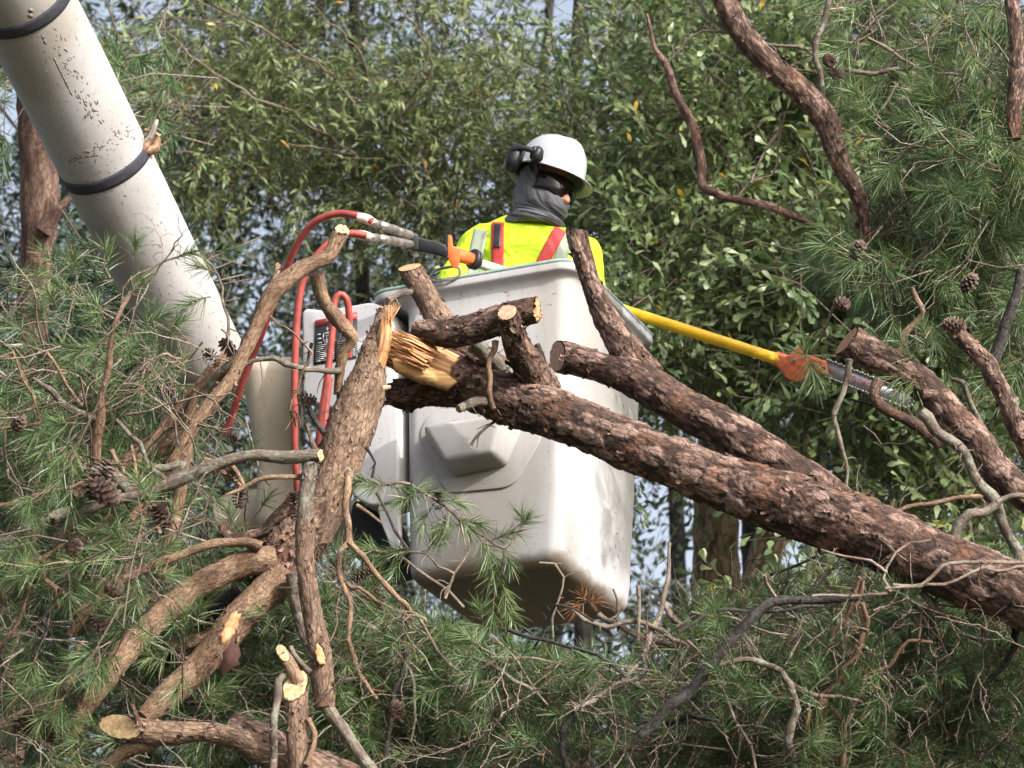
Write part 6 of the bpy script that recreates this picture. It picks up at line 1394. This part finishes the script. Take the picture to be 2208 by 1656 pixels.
# pine cones
g = np.random.default_rng(9)
for (x, y, d_, s_, par) in ((214, 1035, 10.2, .10, top), (228, 1060, 10.15, .085, top), (335, 1085, 10.3, .085, top), (350, 1110, 10.28, .07, top), (160, 1180, 10.3, .06, top), (110, 1140, 10.4, .055, top), (40, 910, 10.35, .055, top), (518, 1072, 10.5, .055, top), (502, 1036, 10.6, .055, top), (190, 1225, 10.35, .06, top), (228, 1225, 10.3, .055, top), (215, 1340, 10.3, .07, top), (245, 1265, 10.3, .065, top), (100, 1570, 10.2, .07, top), (52, 1565, 10.2, .07, top), (635, 1090, 10.4, .065, top), (665, 862, 10.7, .045, top), (490, 750, 10.75, .055, top), (455, 772, 10.8, .055, top), (780, 1240, 10.6, .05, top), (815, 1290, 10.6, .055, top), (490, 940, 10.6, .055, top), (145, 1495, 10.2, .06, top), (280, 1195, 10.35, .055, top), (150, 1610, 10.25, .06, top), (340, 1240, 10.6, .06, top), (855, 1530, 10.3, .055, top),
 (2058, 700, 10.8, .06, fk), (1850, 540, 11.2, .06, rp), (1815, 655, 11.15, .055, rp), (1788, 130, 11.5, .05, rp), (1805, 160, 11.5, .05, rp), (2090, 610, 11.2, .06, rp), (1828, 640, 11.3, .045, rp)):
    pcone(par, P(x, y, d_), s_, nrm(g.normal(size=3)), int(x+y))

# ================================================================== TREES BEHIND
def tree(name, label, cat, trunkpts, d, mat, group=None, style='furrow', seg=None):
    """trunk given in picture pixels, carried on down to the ground"""
    t = thing(name, [0, 0, 0], label, cat, group); a, r = px(trunkpts, d, d); base = a[-1].copy(); dn = nrm(a[-1]-a[-2]); 
    g0 = base.copy(); g0[2] = -0.2; g0[0] += dn[0]*(base[2])*0.4; mid = (base+g0)/2; a = np.vstack([a, mid, g0]); r = np.append(r, [r[-1]*1.15, r[-1]*1.4])
    t.location = V3([g0[0], g0[1], 0]); mb = MB(); tube(mb, a, r, seg=40 if r.max() > .06 else 16, step=.06 if style != 'furrow' else .04, style=style); mb.build('trunk', M[mat], t); return t
def crown(t, zones, ntw, nleaf, Lf, Wf, seed, kind, mat, thr=-0.2, nsc=1.3, bright=(0, 1), tw=(.25, .5), up=.25):
    """zones: (x, y, depth, radius in metres)"""
    ml, mt = MB(), MB(); cl_ = [(P(x, y, d), r) for x, y, d, r in zones]
    oak_twigs(ml, mt, cl_, ntw, nleaf, Lf, Wf, seed, kind, thr, nsc, tw, bright, up)
    mt.build('twigs', M['twig_oak'], t); ml.build('leaves', M[mat], t, smooth=False)
def grid(x0, y0, x1, y1, d0, d1, n, r0, r1, seed):
    g = np.random.default_rng(seed); return [(g.uniform(x0, x1), g.uniform(y0, y1), g.uniform(d0, d1), g.uniform(r0, r1)) for _ in range(n)]
def boughs(t, lists, d, mat='twig_oak', amp=.4):
    for pt in lists: limb(t, pt, d, d+amp, mat, 'x', name='branch', rs=0.62)
wo = tree('willow_oak', 'slender-leaved oak with pale twigs behind the worker and left of him', 'oak tree', [(760, -200, 9), (770, 300, 14), (790, 900, 16), (800, 1600, 20)], 18.8, 'bark_dark')
crown(wo, grid(380, -80, 1010, 330, 17, 18.6, 30, .35, .65, 51)+[(300, 160, 17.5, .45), (420, 250, 17.5, .5), (560, 330, 17.6, .4), (960, 420, 17.6, .4), (860, 520, 17.6, .3)], 1500, 21, .076, .0150, 52, 'lance', 'leaf_willow', -.10, 1.2, (.15, 1))
boughs(wo, [[(330, 30, 3), (420, 130, 5), (500, 180, 5), (560, 215, 5), (630, 240, 6), (700, 290, 6), (760, 330, 7), (770, 380, 8)], [(460, 10, 3), (560, 60, 4), (640, 110, 4), (720, 165, 5), (770, 240, 6)], [(660, 0, 3), (720, 60, 4), (780, 120, 5), (790, 200, 6)], [(620, 310, 3), (740, 328, 4), (770, 340, 5)], [(390, 330, 3.5), (470, 333, 3)], [(850, 0, 3), (900, 60, 4), (930, 140, 4), (880, 230, 6), (800, 320, 6)], [(870, 430, 4), (930, 470, 4), (990, 510, 3)]], 17.0)
ct = tree('willow_oak', 'slender-leaved oak directly behind the hard hat and above it', 'oak tree', [(1260, -200, 10), (1240, 300, 14), (1250, 900, 16), (1260, 1500, 20)], 19.2, 'bark_dark')
crown(ct, grid(950, -80, 1480, 520, 17.2, 19, 36, .35, .65, 53), 1800, 20, .074, .0165, 54, 'lance', 'leaf_willow', -.12, 1.2, (.05, .95))
boughs(ct, [[(1180, 10, 3), (1190, 90, 4), (1220, 200, 5), (1240, 300, 6)], [(1120, 230, 3), (1180, 270, 4), (1240, 310, 5)], [(1380, 60, 3), (1360, 160, 4), (1300, 260, 6), (1250, 330, 7)]], 17.1)
wa = tree('water_oak', 'broad-leaved oak with paddle-shaped leaves right of the bucket', 'oak tree', [(1700, -200, 12), (1660, 300, 20), (1620, 700, 30), (1640, 1100, 40), (1652, 1400, 42)], 17.8, 'bark_dark')
crown(wa, grid(1300, 480, 1980, 1000, 15.6, 17.6, 46, .35, .6, 55)+[(1330, 900, 16, .3), (1420, 1000, 16.2, .3)], 2100, 15, .080, .029, 56, 'spat', 'leaf_water', -.16, 1.3, (0, .95))
wb = tree('water_oak', 'broad-leaved oak behind the curved pine limb at the upper right', 'oak tree', [(2050, -200, 12), (2020, 400, 22), (2000, 900, 28), (2010, 1400, 32)], 17.9, 'bark_dark')
crown(wb, grid(1430, -80, 2100, 520, 16, 17.8, 42, .35, .6, 57), 2150, 15, .080, .029, 58, 'spat', 'leaf_water', -.16, 1.3, (.1, 1))
wc = tree('water_oak', 'broad-leaved oak in the gap between the two right-hand logs', 'oak tree', [(2150, 300, 14), (2120, 900, 24), (2100, 1400, 30)], 16.6, 'bark_dark')
crown(wc, grid(1830, 520, 2300, 1180, 15.0, 16.4, 36, .3, .55, 59), 1550, 15, .086, .033, 60, 'spat', 'leaf_water', -.2, 1.3, (.1, 1))
ot = tree('oak', 'stout brown furrowed oak trunk standing in a sky gap under the long log', 'oak tree', [(1555, 560, 30), (1552, 900, 44), (1545, 1130, 46), (1545, 1300, 47), (1550, 1600, 52)], 16.9, 'bark_oak')
o2 = tree('oak', 'pale leaning oak trunk just right of the stout furrowed one', 'oak tree', [(1760, 850, 24), (1700, 1060, 32), (1650, 1200, 34), (1620, 1330, 36), (1600, 1600, 40)], 17.4, 'bark_oak')
br = tree('low_oak', 'low leafy oak sapling at the bottom right behind the needles', 'sapling', [(1900, 1300, 6), (1890, 1500, 9), (1885, 1700, 12)], 13.0, 'bark_oak', style='x')
crown(br, grid(1700, 1380, 2280, 1720, 12.3, 13.6, 18, .25, .4, 61)+grid(1480, 1260, 1760, 1420, 12.6, 13.4, 6, .18, .26, 62), 420, 13, .075, .032, 63, 'spat', 'leaf_water', -.3, 1.5, (.2, 1))
lp = tree('pine', 'pinkish-barked pine trunk behind the boom at the left', 'pine tree', [(70, -100, 30), (75, 250, 38), (85, 420, 41), (80, 560, 38), (62, 750, 36), (50, 1100, 38)], 15.5, 'bark_pine_far', style='plate')
limb(lp, [(160, 420, 6), (125, 455, 12), (95, 500, 20)], 15.4, 15.4, 'bark_pine_far')
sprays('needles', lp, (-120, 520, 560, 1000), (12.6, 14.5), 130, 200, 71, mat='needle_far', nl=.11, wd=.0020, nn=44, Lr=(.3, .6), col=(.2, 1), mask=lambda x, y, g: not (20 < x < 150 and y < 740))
sprays('needles', lp, (-120, -100, 520, 330), (14, 17), 70, 220, 72, mat='needle', nl=.12, wd=.0022, nn=40, Lr=(.3, .6), col=(.0, .8), mask=lambda x, y, g: not (190 < x < 330 and y < 90) and not (10 < x < 160 and y > 180))
# wood further back, tree by tree, its shade put into the leaf colour
fars = [(-150, -100, 350, 700, 27), (250, 60, 720, 760, 26), (620, 120, 1100, 760, 27.5), (950, -100, 1400, 700, 29), (1300, -100, 1800, 600, 28), (1750, -100, 2350, 700, 27), (-150, 640, 420, 1250, 25), (350, 640, 900, 1300, 26), (1280, 500, 1640, 1150, 26.5), (1560, 500, 2000, 1300, 27.5), (1950, 600, 2350, 1400, 26), (-150, 1200, 500, 1800, 24), (400, 1200, 1000, 1800, 25), (900, 1250, 1500, 1800, 24.5), (1560, 1330, 2350, 1800, 24)]
side = ['at the top left beside the boom', 'in deep shade right of the boom', 'in the shade above the saw hoses', 'behind the hard hat', 'behind the upper right oak', 'at the top right corner', 'behind the needles at the left edge', 'left of the control housing', 'just right of the bucket rim', 'between the long log and the saw bar', 'at the right edge behind the cut limb', 'at the bottom left corner', 'below the broken top', 'below the bucket', 'at the bottom right corner']
for k, (x0, y0, x1, y1, d_) in enumerate(fars):
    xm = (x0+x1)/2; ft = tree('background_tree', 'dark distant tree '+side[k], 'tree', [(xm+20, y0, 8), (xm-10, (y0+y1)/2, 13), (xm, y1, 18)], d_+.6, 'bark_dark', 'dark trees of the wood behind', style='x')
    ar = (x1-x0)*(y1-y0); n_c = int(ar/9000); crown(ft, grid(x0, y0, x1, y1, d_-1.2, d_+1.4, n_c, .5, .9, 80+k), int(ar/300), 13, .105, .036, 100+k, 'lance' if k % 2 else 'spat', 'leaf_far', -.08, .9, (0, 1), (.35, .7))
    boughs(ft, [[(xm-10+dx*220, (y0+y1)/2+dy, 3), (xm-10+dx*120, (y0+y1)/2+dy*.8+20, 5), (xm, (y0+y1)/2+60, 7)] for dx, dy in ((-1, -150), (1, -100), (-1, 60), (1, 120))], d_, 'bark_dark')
